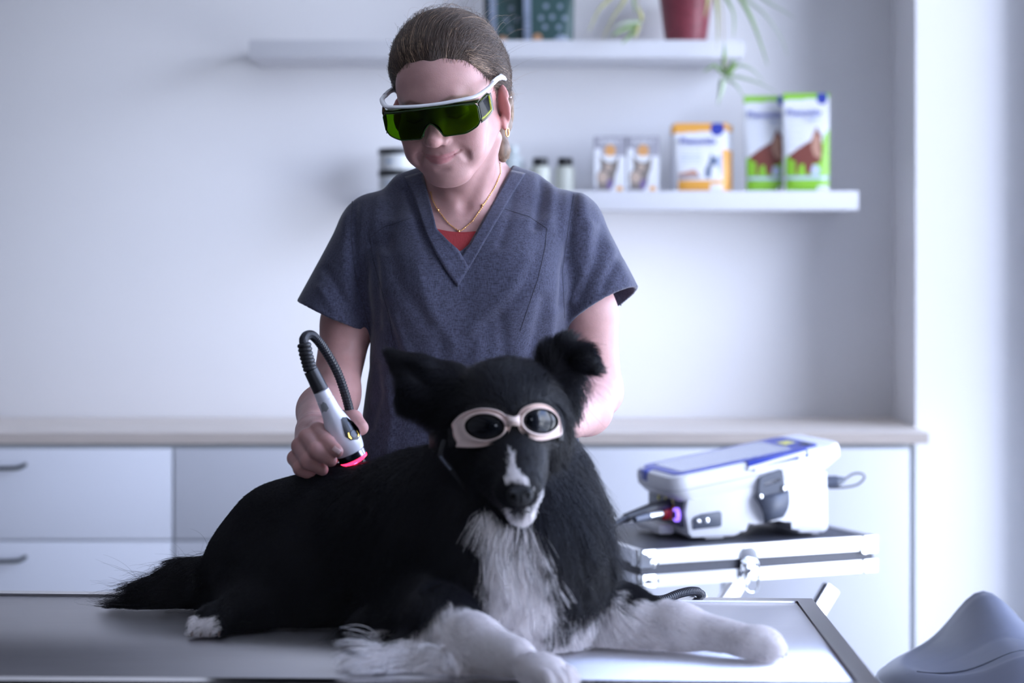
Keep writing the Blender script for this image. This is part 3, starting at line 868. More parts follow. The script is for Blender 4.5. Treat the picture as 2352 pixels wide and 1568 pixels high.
# grey buckle on the near side
cb = B(DM)
def poly3(pts, d, y=-0.004, M=None):
    cb.prism(pts, d, T(0, y, 0), 0.0012)
b = B(DM)
outer = [(0.124, 0.083), (0.127, 0.108), (0.131, 0.113), (0.168, 0.124), (0.172, 0.121), (0.176, 0.094), (0.183, 0.082), (0.184, 0.060), (0.176, 0.046), (0.176, 0.036), (0.140, 0.026), (0.138, 0.044), (0.128, 0.062), (0.118, 0.073)]
inner = [(0.134, 0.094), (0.136, 0.100), (0.165, 0.108), (0.166, 0.102)]
# frame in pieces around the slot
b.prism([outer[0], outer[1], outer[2], inner[1], inner[0]], 0.006, T(0, -0.012, 0))
b.prism([outer[2], outer[3], inner[2], inner[1]], 0.006, T(0, -0.012, 0))
b.prism([outer[3], outer[4], outer[5], inner[3], inner[2]], 0.006, T(0, -0.012, 0))
b.prism([outer[5], outer[6], (0.150, 0.073), outer[13], outer[0], inner[0], inner[3]], 0.007, T(0, -0.012, 0))
b.build('buckle', DPLAST, t)
rows = []
for i in range(9):
    s = i / 8; z0 = 0.076 - 0.046 * s; y = -0.010 - 0.012 * math.sin(PI * s) + 0.006 * s
    rows.append([(0.118 + 0.02 * s, y, z0 - 0.003), (0.15, y, z0 + 0.002), (0.184 - 0.008 * s, y, z0 + 0.008)])
o = B(DM); o.grid(rows); o = o.build('buckle_strap', DPLAST, t); md = o.modifiers.new('t', 'SOLIDIFY'); md.thickness = 0.003
for (xx, zz) in ((0.1275, 0.0765), (0.173, 0.089)):
    B(DM @ T(xx, -0.0125, zz) @ rotx(PI / 2)).lathe([(0.006, 0), (0.006, 0.001)], n=18).build('screw_seat', BPLAST, t)
    B(DM @ T(xx, -0.0135, zz) @ rotx(PI / 2)).lathe([(0.0042, 0), (0.0038, 0.0012), (0.001, 0.002)], n=18).build('screw', CHROME, t)
# grey plate with a screw and a hole
pl = B(DM); pl.prism([(0.001, 0.020), (0.053, 0.023), (0.056, 0.026), (0.056, 0.048), (0.052, 0.051), (0.016, 0.047), (0.003, 0.042), (0.000, 0.038)], 0.004, T(0, -0.0035, 0), 0.001)
pl = pl.build('side_plate', DPLAST, t)
B(DM @ T(0.0265, -0.0036, 0.036) @ rotx(PI / 2)).lathe([(0.0045, 0), (0.0042, 0.001), (0.001, 0.0018)], n=18).build('screw', CHROME, pl)
B(DM @ T(0.010, -0.0036, 0.0335) @ rotx(PI / 2)).lathe([(0.0052, 0), (0.0048, 0.0008), (0.001, 0.0012)], n=18).build('screw', STEEL2, pl)
# connector bay on the left end
bay = B(DM).b2(-0.016, -0.008, 0.012, BW - 0.012, 0.022, 0.070, 0.001).build('connector_bay', DPLAST, t)
for y, z, m, nm, r0 in ((0.026, 0.044, VIO, 'ring_light', 0.0125), (0.050, 0.045, ORP, 'collar', 0.0135)):
    B(DM @ T(-0.016, y, z) @ roty(-PI / 2)).lathe([(r0 * 0.5, 0), (r0, 0.001), (r0, 0.007), (r0 * 0.7, 0.008)], n=24).build(nm, m, bay)
B(DM @ T(-0.0235, 0.026, 0.044) @ roty(-PI / 2)).lathe([(0.0075, 0), (0.007, 0.002), (0.002, 0.0025)], n=20).build('power_button', BLUEP, bay)
B(DM @ T(-0.022, 0.050, 0.045) @ roty(-PI / 2)).lathe([(0.006, 0), (0.012, 0.004), (0.0135, 0.009), (0.013, 0.016), (0.008, 0.02)], n=24).build('stop_button', REDP, bay)
pc = lambda px, py, y: P(px, py, y)
B().cyl(pc(1515, 1180, 3.50), pc(1487, 1186, 3.47), 0.0085).build('plug', CHROME, bay)
B().cyl(pc(1487, 1186, 3.47), pc(1458, 1193, 3.44), 0.0070, 0.005).build('plug_sleeve', DPLAST, bay)
B().cyl(pc(1535, 1158, 3.56), pc(1500, 1166, 3.53), 0.010).cyl(pc(1500, 1166, 3.53), pc(1437, 1189, 3.48), 0.0105, 0.008).build('hose_plug', BPLAST, bay)
for k in range(3):
    B(DM).b2(-0.018, -0.0155, 0.05 + 0.035 * k, 0.056 + 0.035 * k, 0.060, 0.072).build('warning_sticker', YEL, bay, smooth=False)
B(DM).b2(-0.040, -0.010, 0.06, BW - 0.01, 0.004, 0.022, 0.004).build('end_foot', WPLAST, t)
# plug with looped lead on the right end
q0 = pc(1898, 1106, 3.72); q1 = pc(1922, 1106, 3.72); q2 = pc(1940, 1100, 3.72)
pg = B().cyl(q0, q1, 0.0115).cyl(q1, q2, 0.0115, 0.004).build('end_plug', DPLAST, t)
B().tube(catmull([pc(1938, 1102, 3.72), pc(1960, 1088, 3.72), pc(1980, 1088, 3.72), pc(1985, 1098, 3.73), pc(1968, 1113, 3.74), pc(1935, 1119, 3.74), pc(1903, 1120, 3.735)], 8), 0.0018, 8).build('looped_lead', BPLAST, pg)
# ------------------------------------------------------------------ implicit-surface modelling (numpy)
f32 = np.float32
def smin(a, b, k):
    h = np.clip(0.5 + 0.5 * (b - a) / k, 0, 1)
    return b * (1 - h) + a * h - k * h * (1 - h)
def smax(a, b, k): return -smin(-a, -b, k)
class Field:
    def __init__(s, lo, hi, h, M=None):
        """a grid in local axes; M (4x4) takes local points to the world"""
        s.h = h; s.lo = np.array(lo, float)
        s.ax = [np.arange(lo[i], hi[i] + h, h, dtype=f32) for i in range(3)]
        s.D = np.full([len(a) for a in s.ax], 0.5, f32)
        s.M = Matrix(M) if M is not None else Matrix.Identity(4)
        s.Mi = s.M.inverted()
        s.R = np.array(s.M.to_3x3()); s.t = np.array(s.M.translation)
    def L(s, p): return np.array(s.Mi @ Vector(p))          # world point to local
    def slc(s, lo, hi):
        r = []
        for i in range(3):
            a = int(np.searchsorted(s.ax[i], lo[i])); b = int(np.searchsorted(s.ax[i], hi[i]))
            r.append(slice(max(0, a), max(0, b)))
        return tuple(r)
    def xyz(s, sl):
        return s.ax[0][sl[0]][:, None, None], s.ax[1][sl[1]][None, :, None], s.ax[2][sl[2]][None, None, :]
    def world(s, sl):
        x, y, z = s.xyz(sl)
        return [(s.R[i, 0] * x + s.R[i, 1] * y + s.R[i, 2] * z + s.t[i]).astype(f32) for i in range(3)]
    def put(s, fn, lo, hi, k, op='add', world=False):
        sl = s.slc(lo, hi)
        if any(q.stop <= q.start for q in sl): return
        d = fn(*(s.world(sl) if world else s.xyz(sl))).astype(f32)
        if op == 'add': s.D[sl] = smin(s.D[sl], d, max(k, 1e-5))
        elif op == 'cut': s.D[sl] = smax(s.D[sl], -d, max(k, 1e-5))
        elif op == 'and': s.D[sl] = smax(s.D[sl], d, max(k, 1e-5))
    def ell(s, c, r, k=0.01, op='add', rot=None, w=False):
        c = s.L(c) if w else np.array(c, float); r = np.array(r, float)
        R = np.eye(3)
        if rot is not None:
            R = np.array(rot.to_3x3())
            if w: R = np.array(s.Mi.to_3x3()) @ R
        m = r.max() + k + 4 * s.h
        def fn(x, y, z):
            dx, dy, dz = x - c[0], y - c[1], z - c[2]
            if rot is None and not (w and s.M != Matrix.Identity(4)):
                a, b, g = dx, dy, dz
            else:
                Q = R if rot is not None else np.array(s.Mi.to_3x3())
                a = Q[0, 0] * dx + Q[1, 0] * dy + Q[2, 0] * dz
                b = Q[0, 1] * dx + Q[1, 1] * dy + Q[2, 1] * dz
                g = Q[0, 2] * dx + Q[1, 2] * dy + Q[2, 2] * dz
            k0 = np.sqrt((a / r[0]) ** 2 + (b / r[1]) ** 2 + (g / r[2]) ** 2)
            k1 = np.sqrt((a / r[0] ** 2) ** 2 + (b / r[1] ** 2) ** 2 + (g / r[2] ** 2) ** 2) + 1e-9
            return k0 * (k0 - 1) / k1
        s.put(fn, c - m, c + m, k, op)
        return s
    def cone(s, a, b, ra, rb, k=0.01, op='add', w=False):
        a = s.L(a) if w else np.array(a, float); b = s.L(b) if w else np.array(b, float)
        m = max(ra, rb) + k + 4 * s.h
        lo = np.minimum(a, b) - m; hi = np.maximum(a, b) + m
        ab = b - a; L2 = float(ab @ ab) + 1e-12
        def fn(x, y, z):
            dx, dy, dz = x - a[0], y - a[1], z - a[2]
            t = np.clip((dx * ab[0] + dy * ab[1] + dz * ab[2]) / L2, 0, 1)
            return np.sqrt((dx - t * ab[0]) ** 2 + (dy - t * ab[1]) ** 2 + (dz - t * ab[2]) ** 2) - (ra + (rb - ra) * t)
        s.put(fn, lo, hi, k, op)
        return s
    def chain(s, pts, rs, k=0.01, op='add', w=False):
        for i in range(len(pts) - 1): s.cone(pts[i], pts[i + 1], rs[i], rs[i + 1], k if i else k, op, w)
        return s
    def mesh(s):
        D = s.D; h = s.h
        S = D < 0
        nx, ny, nz = D.shape
        cs = np.zeros((nx - 1, ny - 1, nz - 1), np.int8)
        for i in (0, 1):
            for j in (0, 1):
                for k in (0, 1):
                    cs += S[i:nx - 1 + i, j:ny - 1 + j, k:nz - 1 + k]
        act = (cs > 0) & (cs < 8)
        I = np.argwhere(act)
        n = len(I)
        idx = np.full(act.shape, -1, np.int32); idx[act] = np.arange(n)
        acc = np.zeros((n, 3), np.float64); cnt = np.zeros(n)
        cv = {}
        for i in (0, 1):
            for j in (0, 1):
                for k in (0, 1):
                    cv[(i, j, k)] = D[I[:, 0] + i, I[:, 1] + j, I[:, 2] + k].astype(np.float64)
        for a in cv:
            for d in range(3):
                if a[d]: continue
                b = list(a); b[d] = 1; b = tuple(b)
                va, vb = cv[a], cv[b]
                m = (va < 0) != (vb < 0)
                t = np.where(m, va / np.where(m, va - vb, 1), 0)
                p = np.array(a, float)[None, :].repeat(n, 0)
                p[:, d] = t
                acc += p * m[:, None]; cnt += m
        V = (I + acc / cnt[:, None]) * h + np.array([s.ax[0][0], s.ax[1][0], s.ax[2][0]])
        F = []
        for d in range(3):
            e = [slice(None)] * 3; e2 = [slice(None)] * 3
            e[d] = slice(0, -1); e2[d] = slice(1, None)
            a = S[tuple(e)]; b = S[tuple(e2)]
            for flip, m in ((False, a & ~b), (True, ~a & b)):
                Q = np.argwhere(m)
                u, v = [(1, 2), (2, 0), (0, 1)][d]
                ok = (Q[:, u] > 0) & (Q[:, v] > 0) & (Q[:, u] < D.shape[u] - 1) & (Q[:, v] < D.shape[v] - 1)
                Q = Q[ok]
                def c(du, dv):
                    q = Q.copy(); q[:, u] -= du; q[:, v] -= dv
                    return idx[q[:, 0], q[:, 1], q[:, 2]]
                quad = np.stack([c(1, 1), c(0, 1), c(0, 0), c(1, 0)], 1)
                if flip: quad = quad[:, ::-1]
                F.append(quad)
        F = np.concatenate(F)
        F = F[(F >= 0).all(1)]
        Vw = V @ s.R.T + s.t
        if np.linalg.det(s.R) < 0: F = F[:, ::-1].copy()
        return Vw, F, V
def vnormals(V, F):
    a = V[F[:, 2]] - V[F[:, 0]]; b = V[F[:, 3]] - V[F[:, 1]]
    n = np.cross(a, b)
    N = np.zeros_like(V)
    for k in range(4): np.add.at(N, F[:, k], n)
    N /= np.linalg.norm(N, axis=1, keepdims=True) + 1e-12
    return N
def vsmooth(V, F, it=2, lam=0.5):
    n = len(V)
    e = np.concatenate([F[:, [0, 1]], F[:, [1, 2]], F[:, [2, 3]], F[:, [3, 0]]])
    for _ in range(it):
        S = np.zeros_like(V); c = np.zeros(n)
        np.add.at(S, e[:, 0], V[e[:, 1]]); np.add.at(c, e[:, 0], 1)
        np.add.at(S, e[:, 1], V[e[:, 0]]); np.add.at(c, e[:, 1], 1)
        V = V + lam * (S / np.maximum(c, 1)[:, None] - V)
    return V
def proj(V):
    return np.stack([CX + FPX * V[:, 0] / V[:, 1], HY + FPX * (CAMZ - V[:, 2]) / V[:, 1]], 1)
def dpoly(px, py, pts):       # distance to a polyline
    d = np.full(px.shape, 1e9)
    for (x0, y0), (x1, y1) in zip(pts[:-1], pts[1:]):
        ax, ay = x1 - x0, y1 - y0
        t = np.clip(((px - x0) * ax + (py - y0) * ay) / (ax * ax + ay * ay + 1e-9), 0, 1)
        d = np.minimum(d, np.hypot(px - x0 - t * ax, py - y0 - t * ay))
    return d
def sdpoly(px, py, pts):      # signed distance to a closed outline, negative inside
    px, py = np.broadcast_arrays(px, py)
    d = dpoly(px, py, list(pts) + [pts[0]])
    c = np.zeros(px.shape, bool); j = len(pts) - 1
    for i in range(len(pts)):
        xi, yi = pts[i]; xj, yj = pts[j]
        m = ((yi > py) != (yj > py)) & (px < (xj - xi) * (py - yi) / ((yj - yi) if yj != yi else 1e-9) + xi)
        c ^= m; j = i
    return np.where(c, -d, d)
def vnoise(V, freq, seed=0):
    """smooth value noise, about -1..1, at points V"""
    rng = np.random.RandomState(seed)
    q = V * freq; i = np.floor(q).astype(np.int64); f = q - i; f = f * f * (3 - 2 * f)
    tab = rng.uniform(-1, 1, 4096)
    def hsh(a, b, c): return tab[(a * 73856093 ^ b * 19349663 ^ c * 83492791) & 4095]
    r = 0
    for dx in (0, 1):
        for dy in (0, 1):
            for dz in (0, 1):
                w = (f[:, 0] if dx else 1 - f[:, 0]) * (f[:, 1] if dy else 1 - f[:, 1]) * (f[:, 2] if dz else 1 - f[:, 2])
                r = r + w * hsh(i[:, 0] + dx, i[:, 1] + dy, i[:, 2] + dz)
    return r
def vcol(me, name, cols):
    a = me.attributes.new(name, 'FLOAT_COLOR', 'POINT')
    c = np.ones((len(cols), 4), f32); c[:, :3] = cols
    a.data.foreach_set('color', c.ravel())
def hair_obj(name, paths, radius, m, parent, label=None, tip=0.25, surface=None):
    """paths: (n strands, k points, 3) in the world"""
    paths = np.asarray(paths, f32); n, k, _ = paths.shape
    hc = bpy.data.hair_curves.new(name)
    hc.add_curves([k] * n)
    hc.position_data.foreach_set('vector', paths.reshape(-1))
    r = np.asarray(radius, f32)
    if r.ndim == 0: r = np.full(n, float(r), f32)
    prof = np.linspace(1, tip, k, dtype=f32) ** 0.8
    rad = (r[:, None] * prof[None, :]).reshape(-1)
    at = hc.attributes.get('radius') or hc.attributes.new('radius', 'FLOAT', 'POINT')
    at.data.foreach_set('value', rad)
    o = bpy.data.objects.new(name, hc)
    COL.objects.link(o)
    hc.materials.append(m)
    setpar(o, parent)
    if label: o['label'] = label
    return o
def hairmat(name, c1, c2, rough=0.45, spec=0.5, var=0.0):
    m = bpy.data.materials.new(name); m.use_nodes = True
    t = m.node_tree; b = t.nodes['Principled BSDF']
    hi = t.nodes.new('ShaderNodeHairInfo'); r = t.nodes.new('ShaderNodeValToRGB')
    r.color_ramp.elements[0].color = (*c1, 1); r.color_ramp.elements[1].color = (*c2, 1)
    t.links.new(hi.outputs['Random'], r.inputs[0]); t.links.new(r.outputs[0], b.inputs['Base Color'])
    b.inputs['Roughness'].default_value = rough; b.inputs['Specular IOR Level'].default_value = spec
    return m
# ------------------------------------------------------------------ the woman
def skin_material():
    m = mat('skin', (0.60, 0.38, 0.33), 0.48, spec=0.35, sss=0.12, bump=0.12, bscale=500)
    t = m.node_tree; b = t.nodes['Principled BSDF']
    at = t.nodes.new('ShaderNodeAttribute'); at.attribute_name = 'tint'
    n = t.nodes.new('ShaderNodeTexNoise'); n.inputs['Scale'].default_value = 45; n.inputs['Detail'].default_value = 4
    co = t.nodes.new('ShaderNodeTexCoord'); t.links.new(co.outputs['Object'], n.inputs['Vector'])
    r = t.nodes.new('ShaderNodeValToRGB'); r.color_ramp.elements[0].color = (0.90, 0.86, 0.86, 1); r.color_ramp.elements[1].color = (1.06, 1.04, 1.03, 1)
    r.color_ramp.elements[0].position = 0.3; r.color_ramp.elements[1].position = 0.7
    t.links.new(n.outputs['Fac'], r.inputs[0])
    x = t.nodes.new('ShaderNodeMix'); x.data_type = 'RGBA'; x.blend_type = 'MULTIPLY'; x.inputs['Factor'].default_value = 1
    t.links.new(at.outputs['Color'], x.inputs[6]); t.links.new(r.outputs[0], x.inputs[7])
    t.links.new(x.outputs[2], b.inputs['Base Color'])
    return m
SKIN = skin_material()
SK = np.array((0.48, 0.285, 0.27))

HEADM = T(-0.0845, 2.80, 1.500) @ rotz(math.radians(-16)) @ roty(math.radians(-5)) @ rotx(math.radians(16)) @ Matrix(((1, 0, 0, 0), (0, -1, 0, 0), (0, 0, 1, 0), (0, 0, 0, 1)))
# head axes: +x towards her left ear, +y out of the face, +z up.  (mirrored y keeps the numbers readable)
def torso(x, y, z, off=0.0):
    """signed distance to the clothed trunk, world axes"""
    zz = [0.80, 0.90, 0.95, 1.008, 1.066, 1.13, 1.184, 1.25, 1.30, 1.35, 1.385, 1.43]
    ww = [0.165, 0.172, 0.170, 0.166, 0.157, 0.147, 0.1445, 0.150, 0.155, 0.150, 0.115, 0.05]
    dd = [0.110, 0.112, 0.112, 0.108, 0.100, 0.096, 0.100, 0.108, 0.105, 0.092, 0.070, 0.04]
    cy = [2.910, 2.91, 2.91, 2.905, 2.905, 2.900, 2.895, 2.890, 2.893, 2.900, 2.905, 2.91]
    w_ = np.interp(z, zz, ww).astype(f32) + off; d_ = np.interp(z, zz, dd).astype(f32) + off; c_ = np.interp(z, zz, cy).astype(f32)
    u = np.abs((x + 0.064) / w_); v = np.abs((y - c_) / d_)
    p = 2.5
    r = (u ** p + v ** p) ** (1 / p)
    return (r - 1) * np.minimum(w_, d_) * 0.95

# ---- skin: head, neck and upper chest
HF = Field((-0.125, -0.125, -0.235), (0.125, 0.135, 0.150), 0.0017, HEADM)
G = HF
G.ell((0, -0.012, 0.048), (0.0715, 0.094, 0.084), 0.01)
G.ell((0, 0.020, 0.010), (0.0625, 0.068, 0.080), 0.02)
G.ell((0, 0.030, -0.035), (0.048, 0.056, 0.048), 0.02)
G.ell((0, 0.045, 0.055), (0.056, 0.040, 0.042), 0.02)             # forehead
for s in (-1, 1):
    G.cone((s * 0.054, 0.008, -0.020), (s * 0.019, 0.062, -0.070), 0.015, 0.015, 0.020)   # jaw line
    G.ell((s * 0.043, 0.058, -0.008), (0.021, 0.020, 0.020), 0.018)      # cheekbone
    G.ell((s * 0.036, 0.064, -0.036), (0.022, 0.018, 0.022), 0.016)      # cheek raised by the smile
G.ell((0, 0.068, -0.074), (0.022, 0.017, 0.016), 0.016)
SKULL = HF.D.copy()
G.cone((-0.028, 0.076, 0.036), (0.028, 0.076, 0.036), 0.010, 0.010, 0.015)
for s in (-1, 1):
    G.ell((s * 0.031, 0.093, 0.019), (0.019, 0.013, 0.012), 0.008, 'cut')
    G.ell((s * 0.031, 0.0745, 0.018), (0.0145, 0.0135, 0.0125), 0.004)
    G.cone((s * 0.019, 0.0885, 0.0125), (s * 0.043, 0.0830, 0.0135), 0.0012, 0.0012, 0.002, 'cut')
G.ell((0, 0.066, -0.043), (0.030, 0.026, 0.026), 0.014)              # muzzle of lips and teeth
G.chain([(0, 0.080, 0.024), (0, 0.090, 0.006), (0, 0.1015, -0.014)], [0.0075, 0.0075, 0.0098], 0.010)
G.ell((0, 0.104, -0.0165), (0.0098, 0.0095, 0.0085), 0.006)
for s in (-1, 1):
    G.ell((s * 0.0125, 0.0935, -0.0195), (0.0075, 0.0095, 0.0068), 0.005)
    G.ell((s * 0.0068, 0.0985, -0.0270), (0.0036, 0.0055, 0.0032), 0.002, 'cut')
# lips, corners drawn up in a slight smile
tt = np.linspace(-1, 1, 15)
up = [(0.0245 * t, 0.0920 - 0.0145 * t * t, -0.0405 + 0.0050 * t * t - 0.0007 * math.exp(-(t / 0.12) ** 2)) for t in tt]
G.chain(up, [0.0030 * (1 - 0.8 * t * t) for t in tt], 0.003)
lo_ = [(0.0215 * t, 0.0910 - 0.0115 * t * t, -0.0470 + 0.0062 * t * t) for t in tt]
G.chain(lo_, [0.0046 * (1 - 0.75 * t * t) for t in tt], 0.003)
G.chain([(0.0270 * t, 0.0965 - 0.0165 * t * t, -0.0433 + 0.0062 * t * t) for t in tt], [0.0012 * (1 - 0.3 * t * t) for t in tt], 0.0012, 'cut')
G.cone((0, 0.1000, -0.029), (0, 0.0985, -0.036), 0.0024, 0.0028, 0.004, 'cut')
G.ell((0, 0.094, -0.0610), (0.013, 0.006, 0.0035), 0.006, 'cut')
for s in (-1, 1):
    G.chain([(s * 0.018, 0.0950, -0.024), (s * 0.028, 0.0895, -0.033), (s * 0.0345, 0.0830, -0.042), (s * 0.036, 0.079, -0.050)], [0.0010, 0.0012, 0.0012, 0.0006], 0.010, 'cut')
    # ear
    e0 = Vector((s * 0.0745, -0.004, 0.006))
    rt = rotz(math.radians(s * -46)) @ rotx(math.radians(12))
    G.ell(e0, (0.0050, 0.0165, 0.0275), 0.004, rot=rt)
    G.ell((s * 0.0745, 0.002, -0.020), (0.005, 0.008, 0.0115), 0.004)
    rr3 = rt.to_3x3()
    G.ell(tuple(e0 + rr3 @ Vector((s * 0.0055, 0.0005, 0.003))), (0.0050, 0.0115, 0.0195), 0.002, 'cut', rot=rt)
    hel = [tuple(e0 + rr3 @ Vector((s * 0.0030, 0.0150 * math.sin(a_), 0.0255 * math.cos(a_)))) for a_ in np.linspace(1.25, -2.3, 14)]
    G.chain(hel, [0.0022, 0.0026, 0.0029] + [0.0030] * 8 + [0.0026, 0.0022, 0.0018], 0.0018)
    ant = [tuple(e0 + rr3 @ Vector((s * 0.0020, 0.0085 * math.sin(a_) - 0.001, 0.0175 * math.cos(a_) - 0.002))) for a_ in np.linspace(0.2, -2.6, 9)]
    G.chain(ant, [0.0022] * 9, 0.003)
    G.ell(tuple(e0 + rr3 @ Vector((s * 0.0010, 0.0110, -0.006))), (0.0030, 0.0035, 0.0055), 0.003, rot=rt)
# neck
def wl(p): return HF.L(p)
nb = wl((-0.066, 2.905, 1.375)); nt_ = np.array((0, -0.022, -0.035))
G.cone(nt_, nb, 0.050, 0.054, 0.018)
G.cone((0, 0.004, -0.052), wl((-0.068, 2.862, 1.375)), 0.028, 0.022, 0.018)
for s in (-1, 1):       # neck muscles and collar bones
    G.cone((s * 0.050, -0.020, -0.045), wl((-0.066 + s * 0.016, 2.835, 1.372)), 0.010, 0.007, 0.014)
    G.cone(wl((-0.066 + s * 0.016, 2.832, 1.366)), wl((-0.066 + s * 0.075, 2.880, 1.372)), 0.007, 0.006, 0.010)
    G.cone(wl((-0.066 + s * 0.035, 2.915, 1.405)), wl((-0.066 + s * 0.12, 2.91, 1.365)), 0.030, 0.028, 0.03)
G.put(lambda x, y, z: torso(x, y, z, -0.010), (-9, -9, -9), (9, 9, -0.09), 0.03, 'add', world=True)
G.ell(wl((-0.068, 2.815, 1.372)), (0.008, 0.006, 0.008), 0.008, 'cut')
hV, hF_, hL = HF.mesh()
# colour: lips, blush, brows
c = np.tile(SK, (len(hL), 1))
def mixc(c, m, col): return c * (1 - m[:, None]) + np.array(col)[None, :] * m[:, None]
x, y, z = hL.T
lipd = np.minimum(dpoly(x, z, [(p[0], p[2]) for p in up]) - np.interp(np.abs(x), [0, 0.013, 0.026], [0.0024, 0.0020, 0.0004]),
                  dpoly(x, z, [(p[0], p[2]) for p in lo_]) - np.interp(np.abs(x), [0, 0.013, 0.024], [0.0042, 0.0036, 0.0006]))
c = mixc(c, np.clip(0.5 - lipd / 0.0018, 0, 1) * (y > 0.07), (0.46, 0.20, 0.21))
for s in (-1, 1):
    d = np.sqrt(((x - s * 0.042) / 0.024) ** 2 + ((z + 0.022) / 0.02) ** 2 + ((y - 0.06) / 0.04) ** 2)
    c = mixc(c, 0.30 * np.clip(1.3 - d, 0, 1), (0.62, 0.27, 0.25))
    d = np.abs(x) > 0.068
    c = mixc(c, 0.28 * (d & (y < 0.03) & (y > -0.04)), (0.66, 0.27, 0.25))
    bd = dpoly(x, z, [(s * 0.014, 0.034), (s * 0.030, 0.0395), (s * 0.047, 0.035)])
    c = mixc(c, 0.75 * np.clip(1.2 - bd / 0.0032, 0, 1) * (y > 0.05), (0.13, 0.085, 0.06))
    ld = dpoly(x, z, [(s * 0.018, 0.0125), (s * 0.031, 0.0085), (s * 0.045, 0.0135)])
    c = mixc(c, 0.9 * np.clip(1.2 - ld / 0.0013, 0, 1) * (y > 0.05), (0.03, 0.02, 0.02))
c = mixc(c, 0.25 * np.clip(1.2 - np.sqrt((x / 0.014) ** 2 + ((z + 0.016) / 0.012) ** 2), 0, 1) * (y > 0.085), (0.62, 0.26, 0.24))
parts = [(hV, hF_, c)]

# ---- arms and hands
def nrm(v): return Vector(v).normalized()
sceneL = dict(sh=(-0.212, 2.905, 1.325), el=(-0.2615, 2.865, 1.090), wr=tuple(P(722, 990, 2.622)))
wrL = Vector(sceneL['wr'])
AF = Field((-0.345, 2.44, 0.93), (-0.165, 2.96, 1.30), 0.0022)
AF.cone(sceneL['sh'], (-0.2425, 2.893, 1.20), 0.038, 0.0375, 0.01)
AF.cone((-0.2425, 2.893, 1.20), sceneL['el'], 0.0375, 0.033, 0.015)
AF.cone(sceneL['el'], (-0.266, 2.77, 1.078), 0.0335, 0.037, 0.015)
AF.cone((-0.266, 2.77, 1.078), tuple(wrL), 0.037, 0.024, 0.012)
AF.ell((-0.250, 2.84, 1.105), (0.030, 0.03, 0.04), 0.02)
# hand around the laser handpiece: palm behind, fingers wrap the left side and front
def hp(px, py, y): return tuple(P(px, py, y + 0.022))
palm = [hp(722, 992, 2.585), hp(735, 1010, 2.55), hp(748, 1030, 2.53)]
AF.cone(palm[0], palm[1], 0.024, 0.026, 0.015); AF.cone(palm[1], palm[2], 0.026, 0.024, 0.012)
AF.cone(hp(712, 1000, 2.57), hp(706, 1045, 2.53), 0.018, 0.016, 0.012)
FH = Field((-0.345, 2.36, 0.95), (-0.150, 2.66, 1.14), 0.0013)
for (a, b_, ra, rb) in ((palm[0], palm[1], 0.024, 0.026), (palm[1], palm[2], 0.026, 0.024)): FH.cone(a, b_, ra, rb, 0.012)
FH.cone((-0.266, 2.77, 1.078), tuple(wrL), 0.037, 0.024, 0.012)
FH.cone(hp(712, 1000, 2.57), hp(706, 1045, 2.53), 0.018, 0.016, 0.012)
def finger(F, pts, rs, k=0.004):
    F.chain(pts, rs, k)
fingers = {
    'index': ([hp(716, 985, 2.56), hp(730, 990, 2.512), hp(752, 1017, 2.478), hp(775, 1036, 2.462)], [0.0120, 0.0112, 0.0098, 0.0078]),
    'middle': ([hp(706, 1000, 2.56), hp(706, 1005, 2.508), hp(728, 1036, 2.472), hp(760, 1057, 2.470)], [0.0125, 0.0116, 0.0102, 0.0082]),
    'ring': ([hp(698, 1018, 2.56), hp(690, 1024, 2.512), hp(708, 1060, 2.478), hp(740, 1078, 2.480)], [0.0122, 0.0112, 0.0098, 0.0080]),
    'little': ([hp(694, 1040, 2.56), hp(678, 1052, 2.520), hp(690, 1076, 2.492), hp(715, 1092, 2.492)], [0.0112, 0.0100, 0.0088, 0.0072]),
    'thumb': ([hp(742, 985, 2.575), hp(785, 965, 2.57), hp(812, 962, 2.545), hp(829, 982, 2.525)], [0.016, 0.013, 0.0115, 0.0100]),
}
for kf, (pts, rs) in fingers.items(): finger(FH, pts, rs)
# nail on the index finger: a shallow plate
ni = Vector(fingers['index'][0][3]); nd = (ni - Vector(fingers['index'][0][2])).normalized()
AF.put(lambda x, y, z: (y - 2.622) * -1.0, (-9, -9, -9), (9, 9, 9), 0.001, 'and')          # arm mesh ends where the hand mesh starts
FH.put(lambda x, y, z: (y - 2.626) * 1.0, (-9, -9, -9), (9, 9, 9), 0.001, 'and')
for F_ in (AF, FH):
    V, Fc, _ = F_.mesh()
    cc = np.tile(SK * np.array((0.98, 0.95, 0.95)), (len(V), 1))
    if F_ is FH:
        for kf, (pts, rs) in fingers.items():
            for j in (1, 2):
                d = np.linalg.norm(V - np.array(pts[j]), axis=1)
                cc = mixc(cc, 0.35 * np.clip(1.4 - d / 0.012, 0, 1), (0.62, 0.28, 0.25))
            d = np.linalg.norm(V - np.array(pts[3]), axis=1)
            cc = mixc(cc, 0.30 * np.clip(1.4 - d / 0.012, 0, 1), (0.64, 0.27, 0.24))
    parts.append((V, Fc, cc))
